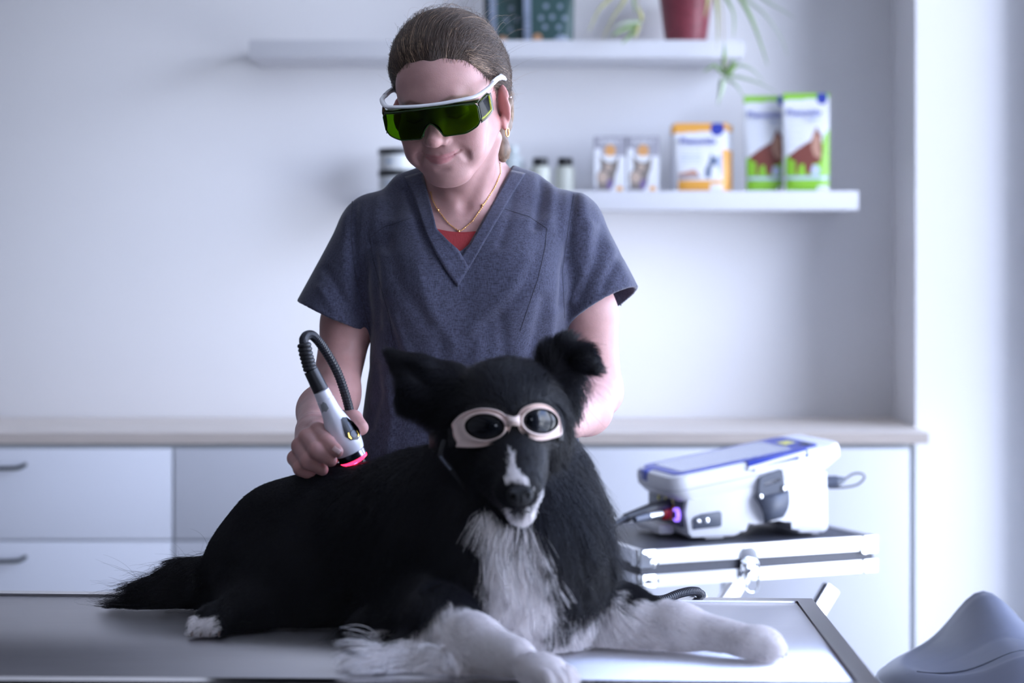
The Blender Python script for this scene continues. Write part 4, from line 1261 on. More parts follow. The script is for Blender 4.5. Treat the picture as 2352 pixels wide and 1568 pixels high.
# right-hand side arm (her left), reaching behind the dog's neck
elR = (0.1265, 2.885, 1.098); wrR = (0.052, 2.66, 1.065)
RF = Field((-0.04, 2.46, 0.93), (0.19, 2.98, 1.31), 0.0024)
RF.cone((0.088, 2.90, 1.325), (0.116, 2.89, 1.21), 0.040, 0.0385, 0.01)
RF.cone((0.116, 2.89, 1.21), elR, 0.0385, 0.0345, 0.015)
RF.cone(elR, (0.105, 2.79, 1.080), 0.035, 0.037, 0.015)
RF.cone((0.105, 2.79, 1.080), wrR, 0.037, 0.024, 0.012)
RF.cone(wrR, (0.035, 2.60, 1.055), 0.024, 0.027, 0.012)
RF.cone((0.035, 2.60, 1.055), (0.02, 2.57, 1.05), 0.024, 0.022, 0.012)
for (dx, dz, ln) in ((-0.022, 0.018, 0.9), (-0.014, 0.004, 1.0), (-0.010, -0.012, 0.95), (-0.006, -0.028, 0.78)):
    a = Vector((0.030 + dx * 0.3, 2.575, 1.052 + dz)); b_ = a + Vector((-0.012, -0.034, -0.006)) * ln; c_ = b_ + Vector((-0.008, -0.024, -0.014)) * ln; d_ = c_ + Vector((-0.004, -0.014, -0.014)) * ln
    RF.chain([tuple(a), tuple(b_), tuple(c_), tuple(d_)], [0.0105, 0.0095, 0.0085, 0.0072], 0.004)
RF.chain([(0.05, 2.62, 1.075), (0.035, 2.585, 1.095), (0.018, 2.56, 1.10)], [0.014, 0.011, 0.009], 0.005)
V, Fc, _ = RF.mesh()
parts.append((V, Fc, np.tile(SK, (len(V), 1))))
# trunk and legs under the clothes
TF = Field((-0.26, 2.72, -0.005), (0.13, 3.06, 1.39), 0.009)
TF.put(lambda x, y, z: torso(x, y, z, -0.016), (-9, -9, 0.78), (9, 9, 1.36), 0.03)
for s in (-1, 1):
    TF.chain([(-0.065 + s * 0.075, 2.91, 0.84), (-0.065 + s * 0.08, 2.90, 0.46), (-0.065 + s * 0.085, 2.93, 0.09)], [0.080, 0.052, 0.036], 0.02)
    TF.cone((-0.065 + s * 0.085, 2.93, 0.05), (-0.065 + s * 0.095, 2.79, 0.035), 0.036, 0.028, 0.02)
    TF.cone((-0.065, 2.90, 1.33), (-0.065 + s * 0.15, 2.90, 1.325), 0.036, 0.034, 0.02)
V, Fc, _ = TF.mesh()
parts.append((V, Fc, np.tile(SK, (len(V), 1))))
Vs, Fs, Cs = [], [], []
off = 0
for V, Fc, cc in parts:
    Vs.append(V); Fs.append(Fc + off); Cs.append(cc); off += len(V)
person = np_mesh('person', np.concatenate(Vs), np.concatenate(Fs), SKIN)
vcol(person.data, 'tint', np.concatenate(Cs))
tag(person, 'woman in grey scrubs behind the steel table, looking down at the dog', 'person')

# ---- scrub top
def scrub_material():
    m = bpy.data.materials.new('heather_scrub_cloth'); m.use_nodes = True
    t = m.node_tree; b = t.nodes['Principled BSDF']
    b.inputs['Roughness'].default_value = 0.85; b.inputs['Sheen Weight'].default_value = 0.25; b.inputs['Specular IOR Level'].default_value = 0.2
    co = t.nodes.new('ShaderNodeTexCoord')
    acc = None
    for (sc, nsz) in (((1, 1, 0.12), 900), ((0.12, 1, 1), 900)):
        mp_ = t.nodes.new('ShaderNodeMapping'); mp_.inputs['Scale'].default_value = sc
        t.links.new(co.outputs['Object'], mp_.inputs[0])
        n = t.nodes.new('ShaderNodeTexNoise'); n.inputs['Scale'].default_value = nsz; n.inputs['Detail'].default_value = 2
        t.links.new(mp_.outputs[0], n.inputs['Vector'])
        if acc is None: acc = n.outputs['Fac']
        else:
            ad = t.nodes.new('ShaderNodeMath'); ad.operation = 'MULTIPLY_ADD'; ad.inputs[1].default_value = 0.5
            t.links.new(n.outputs['Fac'], ad.inputs[0])
            a2 = t.nodes.new('ShaderNodeMath'); a2.operation = 'MULTIPLY'; a2.inputs[1].default_value = 0.5
            t.links.new(acc, a2.inputs[0]); t.links.new(a2.outputs[0], ad.inputs[2]); acc = ad.outputs[0]
    r = t.nodes.new('ShaderNodeValToRGB')
    r.color_ramp.elements[0].position = 0.34; r.color_ramp.elements[0].color = (0.018, 0.020, 0.036, 1)
    r.color_ramp.elements[1].position = 0.68; r.color_ramp.elements[1].color = (0.078, 0.080, 0.132, 1)
    t.links.new(acc, r.inputs[0]); t.links.new(r.outputs[0], b.inputs['Base Color'])
    bp = t.nodes.new('ShaderNodeBump'); bp.inputs['Strength'].default_value = 0.25; bp.inputs['Distance'].default_value = 0.001
    t.links.new(acc, bp.inputs['Height']); t.links.new(bp.outputs[0], b.inputs['Normal'])
    return m
SCRUB = scrub_material()
RED = mat('red_undershirt', (0.30, 0.025, 0.03), 0.8, bump=0.4, bscale=400, stretch=(3, 1, 0.2))
SEAM = mat('scrub_stitching', (0.030, 0.031, 0.048), 0.9)
TROU = mat('trouser_cloth', (0.05, 0.05, 0.07), 0.9)

SFd = Field((-0.345, 2.765, 0.86), (0.215, 3.035, 1.455), 0.003)
G = SFd
G.put(lambda x, y, z: torso(x, y, z, 0.0), (-9, -9, -9), (9, 9, 9), 0.01)
G.ell((-0.125, 2.838, 1.255), (0.062, 0.050, 0.062), 0.035); G.ell((0.000, 2.836, 1.255), (0.062, 0.050, 0.062), 0.035)
for (a, b_, ra, rb) in (((-0.112, 2.900, 1.386), (-0.205, 2.90, 1.332), 0.045, 0.049), ((-0.022, 2.900, 1.388), (0.085, 2.90, 1.334), 0.045, 0.050)):
    G.cone(a, b_, ra, rb, 0.02)
slv = []
for (A, Bp, ra, rb, nrmv, p0) in ((P(862, 520, 2.90), P(757, 745, 2.89), 0.050, 0.0585, (-0.407, 0, -0.913), P(688, 694, 2.89)),
                                  (P(1308, 520, 2.90), P(1396, 735, 2.89), 0.050, 0.0630, (0.489, -0.26, -0.872), P(1462, 642, 2.89) + Vector((0, -0.045, 0)))):
    A = np.array(A); Bp = np.array(Bp); nv = np.array(nrmv); p0 = np.array(p0)
    ab = Bp - A; L2 = float(ab @ ab)
    def fn(x, y, z, A=A, ab=ab, L2=L2, ra=ra, rb=rb, nv=nv, p0=p0):
        dx, dy, dz = x - A[0], y - A[1], z - A[2]
        t = np.clip((dx * ab[0] + dy * ab[1] + dz * ab[2]) / L2, 0, 1.3)
        r = ra + (rb - ra) * t
        d = np.sqrt((dx - t * ab[0]) ** 2 + (dy - t * ab[1]) ** 2 + (dz - t * ab[2]) ** 2) - r
        inner = np.sqrt((dx - t * ab[0]) ** 2 + (dy - t * ab[1]) ** 2 + (dz - t * ab[2]) ** 2) - (r - 0.0075)
        inner = np.maximum(inner, (0.45 - t) * 0.2)
        d = np.maximum(d, -inner)
        pl = (x - p0[0]) * nv[0] + (y - p0[1]) * nv[1] + (z - p0[2]) * nv[2]
        return np.maximum(d, pl)
    G.put(fn, (-9, -9, 1.10), (9, 9, 9), 0.012)
    # arm hole kept open
    G.cone(tuple(A + ab * 0.55), tuple(A + ab * 1.35), 0.041, 0.041, 0.002, 'cut')
G.put(lambda x, y, z: (0.885 - z), (-9, -9, -9), (9, 9, 9), 0.002, 'and')
VP = [(968, 330), (969, 388), (983, 445), (1003, 525), (1052, 577), (1058, 577), (1078, 560), (1115, 495), (1150, 430), (1180, 378), (1190, 330)]
def vcut(x, y, z):
    px = CX + FPX * x / y; py = HY + FPX * (CAMZ - z) / y
    d = sdpoly(px, py, VP) / 1562.0
    return np.maximum(d, y - 2.93)
G.cone((-0.080, 2.905, 1.405), (-0.15, 2.900, 1.385), 0.042, 0.040, 0.01); G.cone((-0.055, 2.905, 1.407), (0.02, 2.905, 1.387), 0.038, 0.036, 0.01)
G.put(vcut, (-0.15, 2.7, 1.28), (0.03, 2.95, 1.46), 0.0015, 'cut')
G.cone((-0.068, 2.93, 1.34), (-0.070, 2.895, 1.50), 0.057, 0.063, 0.004, 'cut')
sV, sF, _ = SFd.mesh()
sV = vsmooth(sV, sF, 1, 0.4)
N = vnormals(sV, sF)
pp = proj(sV)
front_ = np.clip(-N[:, 1] * 1.6 + 0.2, 0, 1)
disp = 0.0012 * vnoise(sV * np.array((1, 1, 0.45)), 26, 1) + 0.0018 * vnoise(sV * np.array((1, 1, 0.4)), 12, 2)
folds = [  # pixel path, half width, height in mm (negative = furrow)
    ([(905, 430), (900, 500), (880, 560)], 16, -3), ([(1244, 400), (1246, 440), (1232, 520)], 11, -5), ([(1262, 405), (1268, 450), (1262, 520)], 12, 3.5),
    ([(1318, 440), (1312, 520), (1295, 620), (1290, 700)], 10, -5.5), ([(1335, 440), (1345, 520), (1330, 610)], 14, 3.5), ([(815, 470), (812, 560), (820, 650), (828, 690)], 11, -4),
    ([(795, 500), (790, 580), (800, 680)], 14, 2.5), ([(858, 560), (866, 660), (868, 750)], 9, -3.5), ([(1385, 520), (1370, 600), (1330, 680)], 13, -3.5), ([(1420, 590), (1385, 660)], 11, -3.5),
    ([(1355, 520), (1350, 600), (1318, 690)], 11, 3), ([(750, 620), (790, 690), (830, 730)], 11, -3), ([(735, 660), (770, 715)], 10, 2.5),
    ([(890, 560), (915, 650), (980, 740)], 18, -3), ([(1240, 560), (1200, 660), (1120, 740)], 20, -3), ([(1215, 600), (1160, 690), (1080, 760)], 16, 2.5),
    ([(960, 620), (990, 720), (1040, 790)], 16, 2.5), ([(880, 700), (905, 780), (915, 860)], 12, -3), ([(900, 720), (930, 800), (950, 830)], 12, 2.5),
    ([(1150, 730), (1160, 800), (1150, 850)], 14, -2.5), ([(1250, 690), (1235, 760), (1215, 830)], 14, -3.5), ([(1270, 720), (1262, 800)], 10, 3), ([(1010, 760), (1020, 840)], 16, -2),
    ([(1100, 790), (1090, 860)], 14, 2), ([(860, 840), (870, 900), (850, 980)], 12, -3.5), ([(885, 880), (900, 960), (890, 1030)], 12, 2.5), ([(1180, 440), (1170, 500), (1150, 560)], 12, -2),
    ([(930, 440), (960, 520), (985, 590)], 10, -2), ([(870, 440), (862, 520), (850, 600)], 12, 2.5), ([(1400, 560), (1440, 640)], 12, 2),
]
for pl, wd_, amp in folds:
    d = dpoly(pp[:, 0], pp[:, 1], pl)
    disp = disp + amp / 1000 * np.exp(-(d / wd_) ** 2) * front_
# stitched seams: tiny grooves
seams = [[(925, 398), (949, 451), (976, 530), (1000, 580), (1022, 618), (1052, 660)], [(1218, 386), (1190, 428), (1150, 492), (1113, 555), (1052, 660)],
         [(946, 500), (880, 522), (850, 545)], [(850, 545), (858, 600), (875, 660), (895, 730), (905, 800)], [(1160, 480), (1215, 497), (1256, 524)],
         [(1256, 524), (1252, 570), (1236, 640), (1215, 700), (1195, 760)], [(809, 462), (806, 540), (818, 640), (850, 758)], [(1318, 445), (1306, 520), (1292, 620), (1297, 730)]]
edge = np.exp(-(sdpoly(pp[:, 0], pp[:, 1], VP) / 6.0) ** 2) * (sV[:, 1] < 2.9)
sV = sV + N * (disp * (1 - edge))[:, None]
scrub = np_mesh('scrub_top', sV, sF, SCRUB, person)
dg = bpy.context.evaluated_depsgraph_get
sbvh = BVHTree.FromPolygons([Vector(v) for v in sV.tolist()], sF.tolist())
pbvh = BVHTree.FromPolygons([Vector(v) for v in hV.tolist()], hF_.tolist())
EYE = Vector((0, 0, CAMZ))
def onto(bvh, px, py, lift=0.0, default=2.82):
    d = (P(px, py, 1.0) - EYE).normalized()
    h, n, i, t = bvh.ray_cast(EYE, d)
    if h is None: return P(px, py, default)
    return h - d * lift
def resamp(pl, n):
    p = np.array(pl, float); s = np.concatenate([[0], np.cumsum(np.hypot(*(p[1:] - p[:-1]).T))])
    q = np.linspace(0, s[-1], n); return np.stack([np.interp(q, s, p[:, 0]), np.interp(q, s, p[:, 1])], 1)
for k, sm in enumerate(seams):
    q = resamp(sm, 40)
    pts = [onto(sbvh, a, c_, 0.0002) for a, c_ in q]
    if k > 1: B().tube(pts, 0.0005, 5).build('stitched_seam', SEAM, scrub)
def strip(inner, outer, bvh, lift, name, m, parent, n=44, thick=0.0022, nw=7):
    thick = 0.0012; lift = lift * 0.75
    a = resamp(inner, n); c_ = resamp(outer, n)
    rows = []
    for i in range(n):
        row = []
        for j in range(nw):
            s = j / (nw - 1); p = a[i] * (1 - s) + c_[i] * s
            row.append(p)
        rows.append(row)
    # depth from the cloth; where the cut edge is missed, carry the neighbour's depth
    pts = []
    for i in range(n):
        dep = [None] * nw
        for j in range(nw):
            d = (P(rows[i][j][0], rows[i][j][1], 1.0) - EYE).normalized()
            h, nn, ii, t = bvh.ray_cast(EYE, d)
            dep[j] = h.y if h is not None else None
        good = [q for q in dep if q is not None]
        base = good[-1] if good else 2.82
        for j in range(nw - 1, -1, -1):
            if dep[j] is None or abs(dep[j] - base) > 0.012: dep[j] = base
            base = dep[j]
        pts.append(dep)
    A = np.array(pts)
    for _ in range(3):
        A[1:-1] = (A[:-2] + A[1:-1] * 2 + A[2:]) / 4
    b = B(); b.grid([[P(rows[i][j][0], rows[i][j][1], A[i, j] - lift) for j in range(nw)] for i in range(n)])
    o = b.build(name, m, parent)
    md = o.modifiers.new('t', 'SOLIDIFY'); md.thickness = thick; md.offset = 0
    return o
strip([(1174, 391), (1150, 430), (1115, 495), (1078, 560), (1053, 600), (1048, 610)], [(1207, 398), (1188, 428), (1150, 492), (1113, 555), (1075, 620), (1053, 657)], sbvh, 0.0022, 'collar_band', SCRUB, scrub)
strip([(970, 394), (982, 440), (1003, 525), (1030, 553), (1053, 573), (1076, 612)], [(930, 406), (949, 451), (976, 530), (1000, 580), (1022, 618), (1052, 659)], sbvh, 0.0040, 'collar_band', SCRUB, scrub)
# red vest showing in the V
rows = []
for i in range(14):
    s = i / 13
    row = []
    for j in range(22):
        u = j / 21
        px = 1000 + 95 * u; py = 527 + 60 * s + 5 * math.sin(PI * u) * (1 - s) + (1 - s) * (6 * u)
        h = onto(pbvh, px, py, 0.0035, 2.80)
        row.append(h)
    rows.append(row)
o = B().grid(rows).build('undershirt', RED, person); md = o.modifiers.new('t', 'SOLIDIFY'); md.thickness = 0.0015
pts = [r for r in rows[0]]
B().tube(pts, 0.0016, 6).build('undershirt_hem', RED, o)
# trousers
TR = Field((-0.27, 2.77, 0.02), (0.14, 3.05, 0.90), 0.008)
TR.put(lambda x, y, z: torso(x, y, z, -0.006), (-9, -9, 0.76), (9, 9, 0.895), 0.02)
for s in (-1, 1):
    TR.chain([(-0.065 + s * 0.075, 2.91, 0.82), (-0.065 + s * 0.08, 2.90, 0.46), (-0.065 + s * 0.085, 2.93, 0.10)], [0.092, 0.072, 0.062], 0.02)
TR.put(lambda x, y, z: (0.07 - z), (-9, -9, -9), (9, 9, 9), 0.002, 'and')
V, Fc, _ = TR.mesh(); np_mesh('trousers', V, Fc, TROU, person)
for s in (-1, 1):
    SH = Field((-0.065 + s * 0.09 - 0.06, 2.73, -0.005), (-0.065 + s * 0.09 + 0.06, 3.0, 0.11), 0.005)
    SH.cone((-0.065 + s * 0.085, 2.94, 0.045), (-0.065 + s * 0.095, 2.79, 0.036), 0.044, 0.036, 0.02)
    SH.put(lambda x, y, z: (0.002 - z), (-9, -9, -9), (9, 9, 9), 0.002, 'and')
    V, Fc, _ = SH.mesh(); np_mesh('shoe', V, Fc, WPLAST, person)
# ------------------------------------------------------------------ hair
def HL_(p): return HEADM @ Vector(p)
hsd = HF.D * 0
X_, Y_, Z_ = HF.ax[0][:, None, None], HF.ax[1][None, :, None], HF.ax[2][None, None, :]
plane = (Z_ - 0.087 - 0.95 * (Y_ - 0.068) - 0.10 * np.abs(X_) + 0.0022 * np.sin(95 * X_ + 1) + 0.0016 * np.sin(230 * X_)) / 1.38 + 0 * X_
crown = np.clip(plane * 0.55, -0.004, 0.0125) + 0.004 * np.exp(-((Y_ + 0.01) / 0.05) ** 2) * np.clip((Z_ - 0.08) / 0.04, 0, 1)
HairF = Field((-0.125, -0.125, -0.235), (0.125, 0.135, 0.150), 0.0017, HEADM)
HairF.D = np.maximum(SKULL - crown, -(plane + 0.001)).astype(f32)
capV, capF, capL = HairF.mesh()
HAIRC = mat('hair_base', (0.055, 0.036, 0.028), 0.55, noise=0.4, nscale=90, stretch=(1, 0.3, 1))
HAIRS = hairmat('hair_strands', (0.032, 0.019, 0.013), (0.56, 0.38, 0.25), 0.36, 0.5)
_t = HAIRS.node_tree; _r = [n_ for n_ in _t.nodes if n_.type == 'VALTORGB'][0]
_e = _r.color_ramp.elements.new(0.6); _e.color = (0.115, 0.070, 0.048, 1)
HAIRD = hairmat('dark_strands', (0.030, 0.018, 0.013), (0.120, 0.074, 0.052), 0.36, 0.5)
hair = np_mesh('hair', capV, capF, HAIRC, person)
cbvh = BVHTree.FromPolygons([Vector(v) for v in capV.tolist()], capF.tolist())
# ponytail body
PT = [P(1120, 185, 2.885), P(1144, 235, 2.885), P(1151, 285, 2.88), P(1144, 318, 2.87), P(1149, 343, 2.865), P(1156, 366, 2.86)]
PR = [0.030, 0.021, 0.0145, 0.011, 0.013, 0.005]
PF = Field((-0.10, 2.80, 1.38), (0.03, 2.96, 1.60), 0.0025)
PF.chain([tuple(p) for p in PT], PR, 0.01)
V, Fc, _ = PF.mesh()
pony = np_mesh('ponytail', V, Fc, mat('ponytail_base', (0.17, 0.11, 0.075), 0.5, noise=0.4, nscale=120, stretch=(1, 1, 0.2)), hair)
rng = np.random.RandomState(3)
N0 = 15000
sel = np.where(((capL[:, 2] - 0.090 - 0.95 * (capL[:, 1] - 0.068)) > -0.002))[0]
wgt = np.exp(-np.abs(capL[sel][:, 2] - 0.09 - 0.95 * (capL[sel][:, 1] - 0.068)) / 0.02) + 0.25
ids = rng.choice(sel, N0, p=wgt / wgt.sum())
K = 13
Gp = np.array((0.028, -0.088, 0.010))
cen = np.array((0, -0.012, 0.040))
paths = np.zeros((N0, K, 3))
Minv3 = np.array(HEADM.to_3x3()); Mt = np.array(HEADM.translation)
for i, vid in enumerate(ids):
    p0 = capL[vid] + rng.normal(0, 0.0012, 3)
    g = Gp + rng.normal(0, 0.010, 3)
    # the part: hair left of the centre sweeps up and over, right side sweeps back
    mid = (p0 + g) / 2 - cen
    mid = cen + mid / np.linalg.norm(mid) * 0.10
    fr = np.clip((p0[1] - 0.02) / 0.04, 0, 1) * np.clip((0.052 - p0[0]) / 0.02, 0, 1)
    up_ = np.array((p0[0] * 0.85 - 0.004, 0.012, 0.095)); up_ = cen + up_ / np.linalg.norm(up_) * 0.115
    mid = mid * (1 - fr) + up_ * fr
    if p0[0] > 0.045: mid = mid + np.array((0.012, 0, -0.006))
    lim = rng.uniform(0.6, 1.0)
    wv = rng.uniform(-1, 1) * 0.0010; ph = rng.uniform(0, 6.28)
    off = abs(rng.normal(0, 1)) * 0.0013
    for k in range(K):
        t = k / (K - 1) * lim
        q = (1 - t) ** 2 * p0 + 2 * t * (1 - t) * mid + t * t * g
        q[0] += wv * math.sin(7 * t + ph)
        w_ = Minv3 @ q + Mt
        h, nn, ii, dd = cbvh.find_nearest(Vector(w_))
        if nn.dot(h - HL_(cen)) < 0: nn = -nn
        paths[i, k] = h + nn * (0.0006 + off * math.sin(PI * min(1, t * 1.3 + 0.05)))
streak = vnoise(capL[ids] * np.array((1, 0.35, 0.6)), 85, 21) + 0.35 * rng.normal(0, 1, N0) > 0.42
hair_obj('hair_strands', paths[~streak], 0.00015 + 0.00008 * rng.rand(int((~streak).sum())), HAIRD, hair)
hair_obj('light_strands', paths[streak], 0.00015 + 0.00008 * rng.rand(int(streak.sum())), HAIRS, hair, label='sun-lightened strands')
# fine hairs at the hairline and strays
n2 = 420
st = np.zeros((n2, 8, 3))
edge_ids = sel[np.abs(capL[sel][:, 2] - 0.09 - 0.95 * (capL[sel][:, 1] - 0.068)) < 0.02]
for i in range(n2):
    p0 = capL[rng.choice(edge_ids if i < 260 else sel)]
    d0 = p0 - cen; d0 /= np.linalg.norm(d0)
    back = np.array((rng.uniform(-0.5, 0.9), -1, 0.15)); ln = rng.uniform(0.012, 0.045) * (1.0 if i < 300 else 1.8)
    for k in range(8):
        t = k / 7
        st[i, k] = Minv3 @ (p0 + d0 * (0.001 + ln * 0.22 * math.sin(t * 2.4)) + back * ln * t + np.array((0, 0, 0.004 * math.sin(4 * t)))) + Mt
hair_obj('stray_hairs', st, 0.00009, HAIRS, hair)
# baby hairs that soften the hairline
n5 = 1500; bh = np.zeros((n5, 7, 3))
for i in range(n5):
    p0 = capL[rng.choice(edge_ids)].copy()
    d0 = p0 - cen; d0 /= np.linalg.norm(d0)
    fwd = np.array((0, 0.75, -0.65)); fwd -= d0 * fwd.dot(d0); fwd /= np.linalg.norm(fwd)
    p0 = p0 + fwd * rng.uniform(-0.002, 0.006)
    back = -fwd + rng.normal(0, 0.22, 3); ln = rng.uniform(0.010, 0.024)
    for k in range(7):
        t = k / 6
        w_ = Minv3 @ (p0 + back * ln * t) + Mt
        h, nn, ii, dd = pbvh.find_nearest(Vector(w_)); h2, n2_, i2_, d2_ = cbvh.find_nearest(Vector(w_))
        hh, no = (h, nn) if (h - HL_(cen)).length > (h2 - HL_(cen)).length else (h2, n2_)
        if no.dot(hh - HL_(cen)) < 0: no = -no
        bh[i, k] = hh + no * (0.0002 + 0.0012 * t)
hair_obj('hairline_hairs', bh, 0.00011, HAIRS, hair)
# ponytail strands
n3 = 2600; K3 = 18
pc_ = np.array([list(p) for p in catmull(PT, 6)]); prr = np.interp(np.linspace(0, 1, len(pc_)), np.linspace(0, 1, len(PR)), PR)
ps = np.zeros((n3, K3, 3))
for i in range(n3):
    a = rng.uniform(0, 2 * PI); rr = math.sqrt(rng.uniform(0.4, 1.15)); ln = rng.uniform(0.7, 1.0); tw = rng.uniform(-1, 1); ph = rng.uniform(0, 6.28)
    for k in range(K3):
        t = k / (K3 - 1) * ln
        u = t * (len(pc_) - 1); j = min(int(u), len(pc_) - 2); f = u - j
        c0 = pc_[j] * (1 - f) + pc_[j + 1] * f; r0 = (prr[j] * (1 - f) + prr[j + 1] * f) * rr
        aa = a + tw * t * 2.5
        ps[i, k] = c0 + np.array((math.cos(aa), math.sin(aa), 0)) * r0 + np.array((1, 0.3, 0)) * 0.003 * math.sin(13 * t + ph) * t
hair_obj('ponytail_strands', ps, 0.00022, hairmat('blond_strands', (0.13, 0.08, 0.055), (0.62, 0.45, 0.31), 0.36, 0.5), pony)
# strands that sweep from the temple over the top of the ear into the ponytail
n4 = 1500
ts = np.zeros((n4, 14, 3))
for i in range(n4):
    a = rng.rand(); b_ = rng.rand()
    p0 = np.array((0.052 + 0.014 * a, 0.052 - 0.05 * a, 0.080 - 0.045 * a + 0.012 * b_)) + rng.normal(0, 0.002, 3)
    p1 = np.array((0.077, 0.012, 0.050 + 0.018 * b_)); p2 = np.array((0.079, -0.030, 0.030 + 0.02 * b_)); p3 = np.array((0.060, -0.072, 0.002)) + rng.normal(0, 0.006, 3)
    for k in range(14):
        t = k / 13
        q = (1 - t) ** 3 * p0 + 3 * t * (1 - t) ** 2 * p1 + 3 * t * t * (1 - t) * p2 + t ** 3 * p3
        w_ = Minv3 @ q + Mt
        h, nn, ii, dd = cbvh.find_nearest(Vector(w_))
        if nn.dot(h - HL_(cen)) < 0: nn = -nn
        q2 = np.array(h + nn * 0.0016)
        f = min(1.0, dd / 0.004) if (Vector(w_) - h).dot(nn) > 0 else 0
        ts[i, k] = q2 * (1 - f) + w_ * f
hair_obj('side_strands', ts, 0.00018, HAIRS, hair)

# ------------------------------------------------------------------ laser safety goggles on the woman
def tinted(name, tint, rough=0.03, ior=1.32):
    m = glassmat(name, tint)
    m.node_tree.nodes['Fresnel'].inputs[0].default_value = ior
    return m
LENSG = tinted('green_laser_filter', (0.20, 0.36, 0.012))
SHIELDG = tinted('green_side_filter', (0.42, 0.46, 0.10), ior=1.2)
FW = mat('goggle_frame_white', (0.80, 0.80, 0.84), 0.3)
EDGE = mat('lens_edge', (0.01, 0.035, 0.005), 0.25)
gog = thing('safety_goggles', 'wraparound green laser safety goggles with white frame on the woman\'s face', 'goggles', tuple(HL_((0, 0.10, 0.015))))
def ly(x): return 0.1135 - 2.6 * x * x
def zt(x): return 0.0315 - 0.4 * x * x
def zb(x):
    a = abs(x)
    if a < 0.0165: return 0.0095 - 0.0195 * (a / 0.0165) ** 1.6
    if a < 0.044: return -0.0100
    return -0.0100 + 0.011 * ((a - 0.044) / 0.025) ** 1.6
xs = np.linspace(-0.069, 0.069, 61)
def lens_pt(x, s):
    z = zt(x) * (1 - s) + zb(x) * s
    a = abs(x)
    if a > 0.0625:          # rounded corners
        k = (a - 0.0625) / 0.0065; z = z + (0.5 - s) * -0.010 * k ** 2 * abs(2 * s - 1) ** 4
    return HL_((x, ly(x) - 0.0035 * s, z))
b = B(); b.grid([[lens_pt(x, s) for x in xs] for s in np.linspace(0, 1, 13)])
lens = b.build('lens', LENSG, gog); md = lens.modifiers.new('t', 'SOLIDIFY'); md.thickness = 0.0004
outl = [lens_pt(x, 0) for x in xs] + [lens_pt(xs[-1], s) for s in np.linspace(0.1, 0.9, 8)] + [lens_pt(x, 1) for x in xs[::-1]] + [lens_pt(xs[0], s) for s in np.linspace(0.9, 0.1, 8)]
B().tube(outl, 0.0009, 6, closed=True).build('lens_edge', EDGE, lens)
for s in (-1, 1):
    rows = []
    for i in range(9):
        t = i / 8
        x = s * (0.069 + 0.0095 * t); y = ly(0.069) - 0.040 * t ** 1.1
        z1 = zt(0.069) + 0.008 * math.sin(t * 1.6); z0 = zb(0.069) + 0.004 * t + 0.006 * t ** 3
        if t > 0.85: z1 -= 0.003
        rows.append([HL_((x, y - 0.0035 * q * (1 - t), z1 * (1 - q) + z0 * q)) for q in np.linspace(0, 1, 7)])
    b = B(); b.grid(rows); o = b.build('side_shield', SHIELDG, gog); md = o.modifiers.new('t', 'SOLIDIFY'); md.thickness = 0.0004
    e_ = [r[0] for r in rows] + list(rows[-1][1:-1]) + [r[-1] for r in rows[::-1]]
    B().tube(e_, 0.0006, 5).build('shield_edge', EDGE, o)
rows = [[HL_((x, ly(x) - 0.011 * q * (1 + 4 * abs(x)), zt(x) + 0.0035 * q)) for x in xs] for q in np.linspace(0, 1, 4)]
b = B(); b.grid(rows); o = b.build('top_shield', LENSG, gog); md = o.modifiers.new('t', 'SOLIDIFY'); md.thickness = 0.0004
bar_ = catmull([(-0.080, 0.045, 0.046), (-0.0785, 0.066, 0.0430), (-0.066, 0.090, 0.0375), (-0.050, 0.0995, 0.0365), (-0.022, 0.1045, 0.0352), (0, 0.1055, 0.0348), (0.022, 0.1045, 0.0352), (0.050, 0.0995, 0.0365), (0.066, 0.090, 0.0375), (0.0785, 0.066, 0.0430), (0.080, 0.045, 0.046)], 6)
B().tube([HL_(p) for p in bar_], [0.0037] * len(bar_), 10, flat=0.7).build('brow_bar', FW, gog)
for s in (-1, 1):
    tp_ = catmull([(s * 0.0797, 0.048, 0.0457), (s * 0.0805, 0.020, 0.047), (s * 0.0815, -0.002, 0.044), (s * 0.080, -0.022, 0.036)], 6)
    B().tube([HL_(p) for p in tp_], [0.0034 - 0.0008 * (i / len(tp_)) for i in range(len(tp_))], 8, flat=1.2).build('temple_arm', FW, gog)
    b = B()
    for k in range(5): b.tube([HL_((s * 0.0808, 0.012 - 0.003 * k, 0.0425)), HL_((s * 0.0835, 0.012 - 0.003 * k, 0.0465)), HL_((s * 0.0808, 0.012 - 0.003 * k, 0.0505))], 0.0005, 5)
    b.build('grip_ridge', FW, gog)
B().tube([HL_(p) for p in catmull([(-0.014, 0.106, -0.008), (-0.011, 0.107, 0.002), (-0.004, 0.1085, 0.0085), (0.004, 0.1085, 0.0085), (0.011, 0.107, 0.002), (0.014, 0.106, -0.008)], 6)], 0.0013, 8).build('nose_bridge', EDGE, gog)

# ------------------------------------------------------------------ jewellery
GOLD = mat('gold', (0.85, 0.52, 0.20), 0.22, 1.0)
path = resamp([(989, 440), (992, 456), (1004, 480), (1030, 513), (1054, 531), (1062, 528), (1085, 508), (1110, 472), (1138, 428), (1150, 397), (1148, 374)], 130)
nk = thing('necklace', 'thin gold chain necklace in the V of the scrub top', 'necklace', tuple(onto(pbvh, 1054, 530, 0.0)))
b = B(); prev = None
pts = [onto(pbvh, a, c_, 0.0016, 2.84) for a, c_ in path]
for i in range(len(pts) - 1):
    if (pts[i + 1] - pts[i]).length > 0.02: continue
    d = (pts[i + 1] - pts[i]); q = d.to_track_quat('X', 'Z').to_matrix().to_4x4() @ rotx((i % 2) * PI / 2)
    b.box((pts[i] + pts[i + 1]) / 2, (d.length * 0.95, 0.0017 if i % 5 else 0.0026, 0.0009), 0.0003, q, 1)
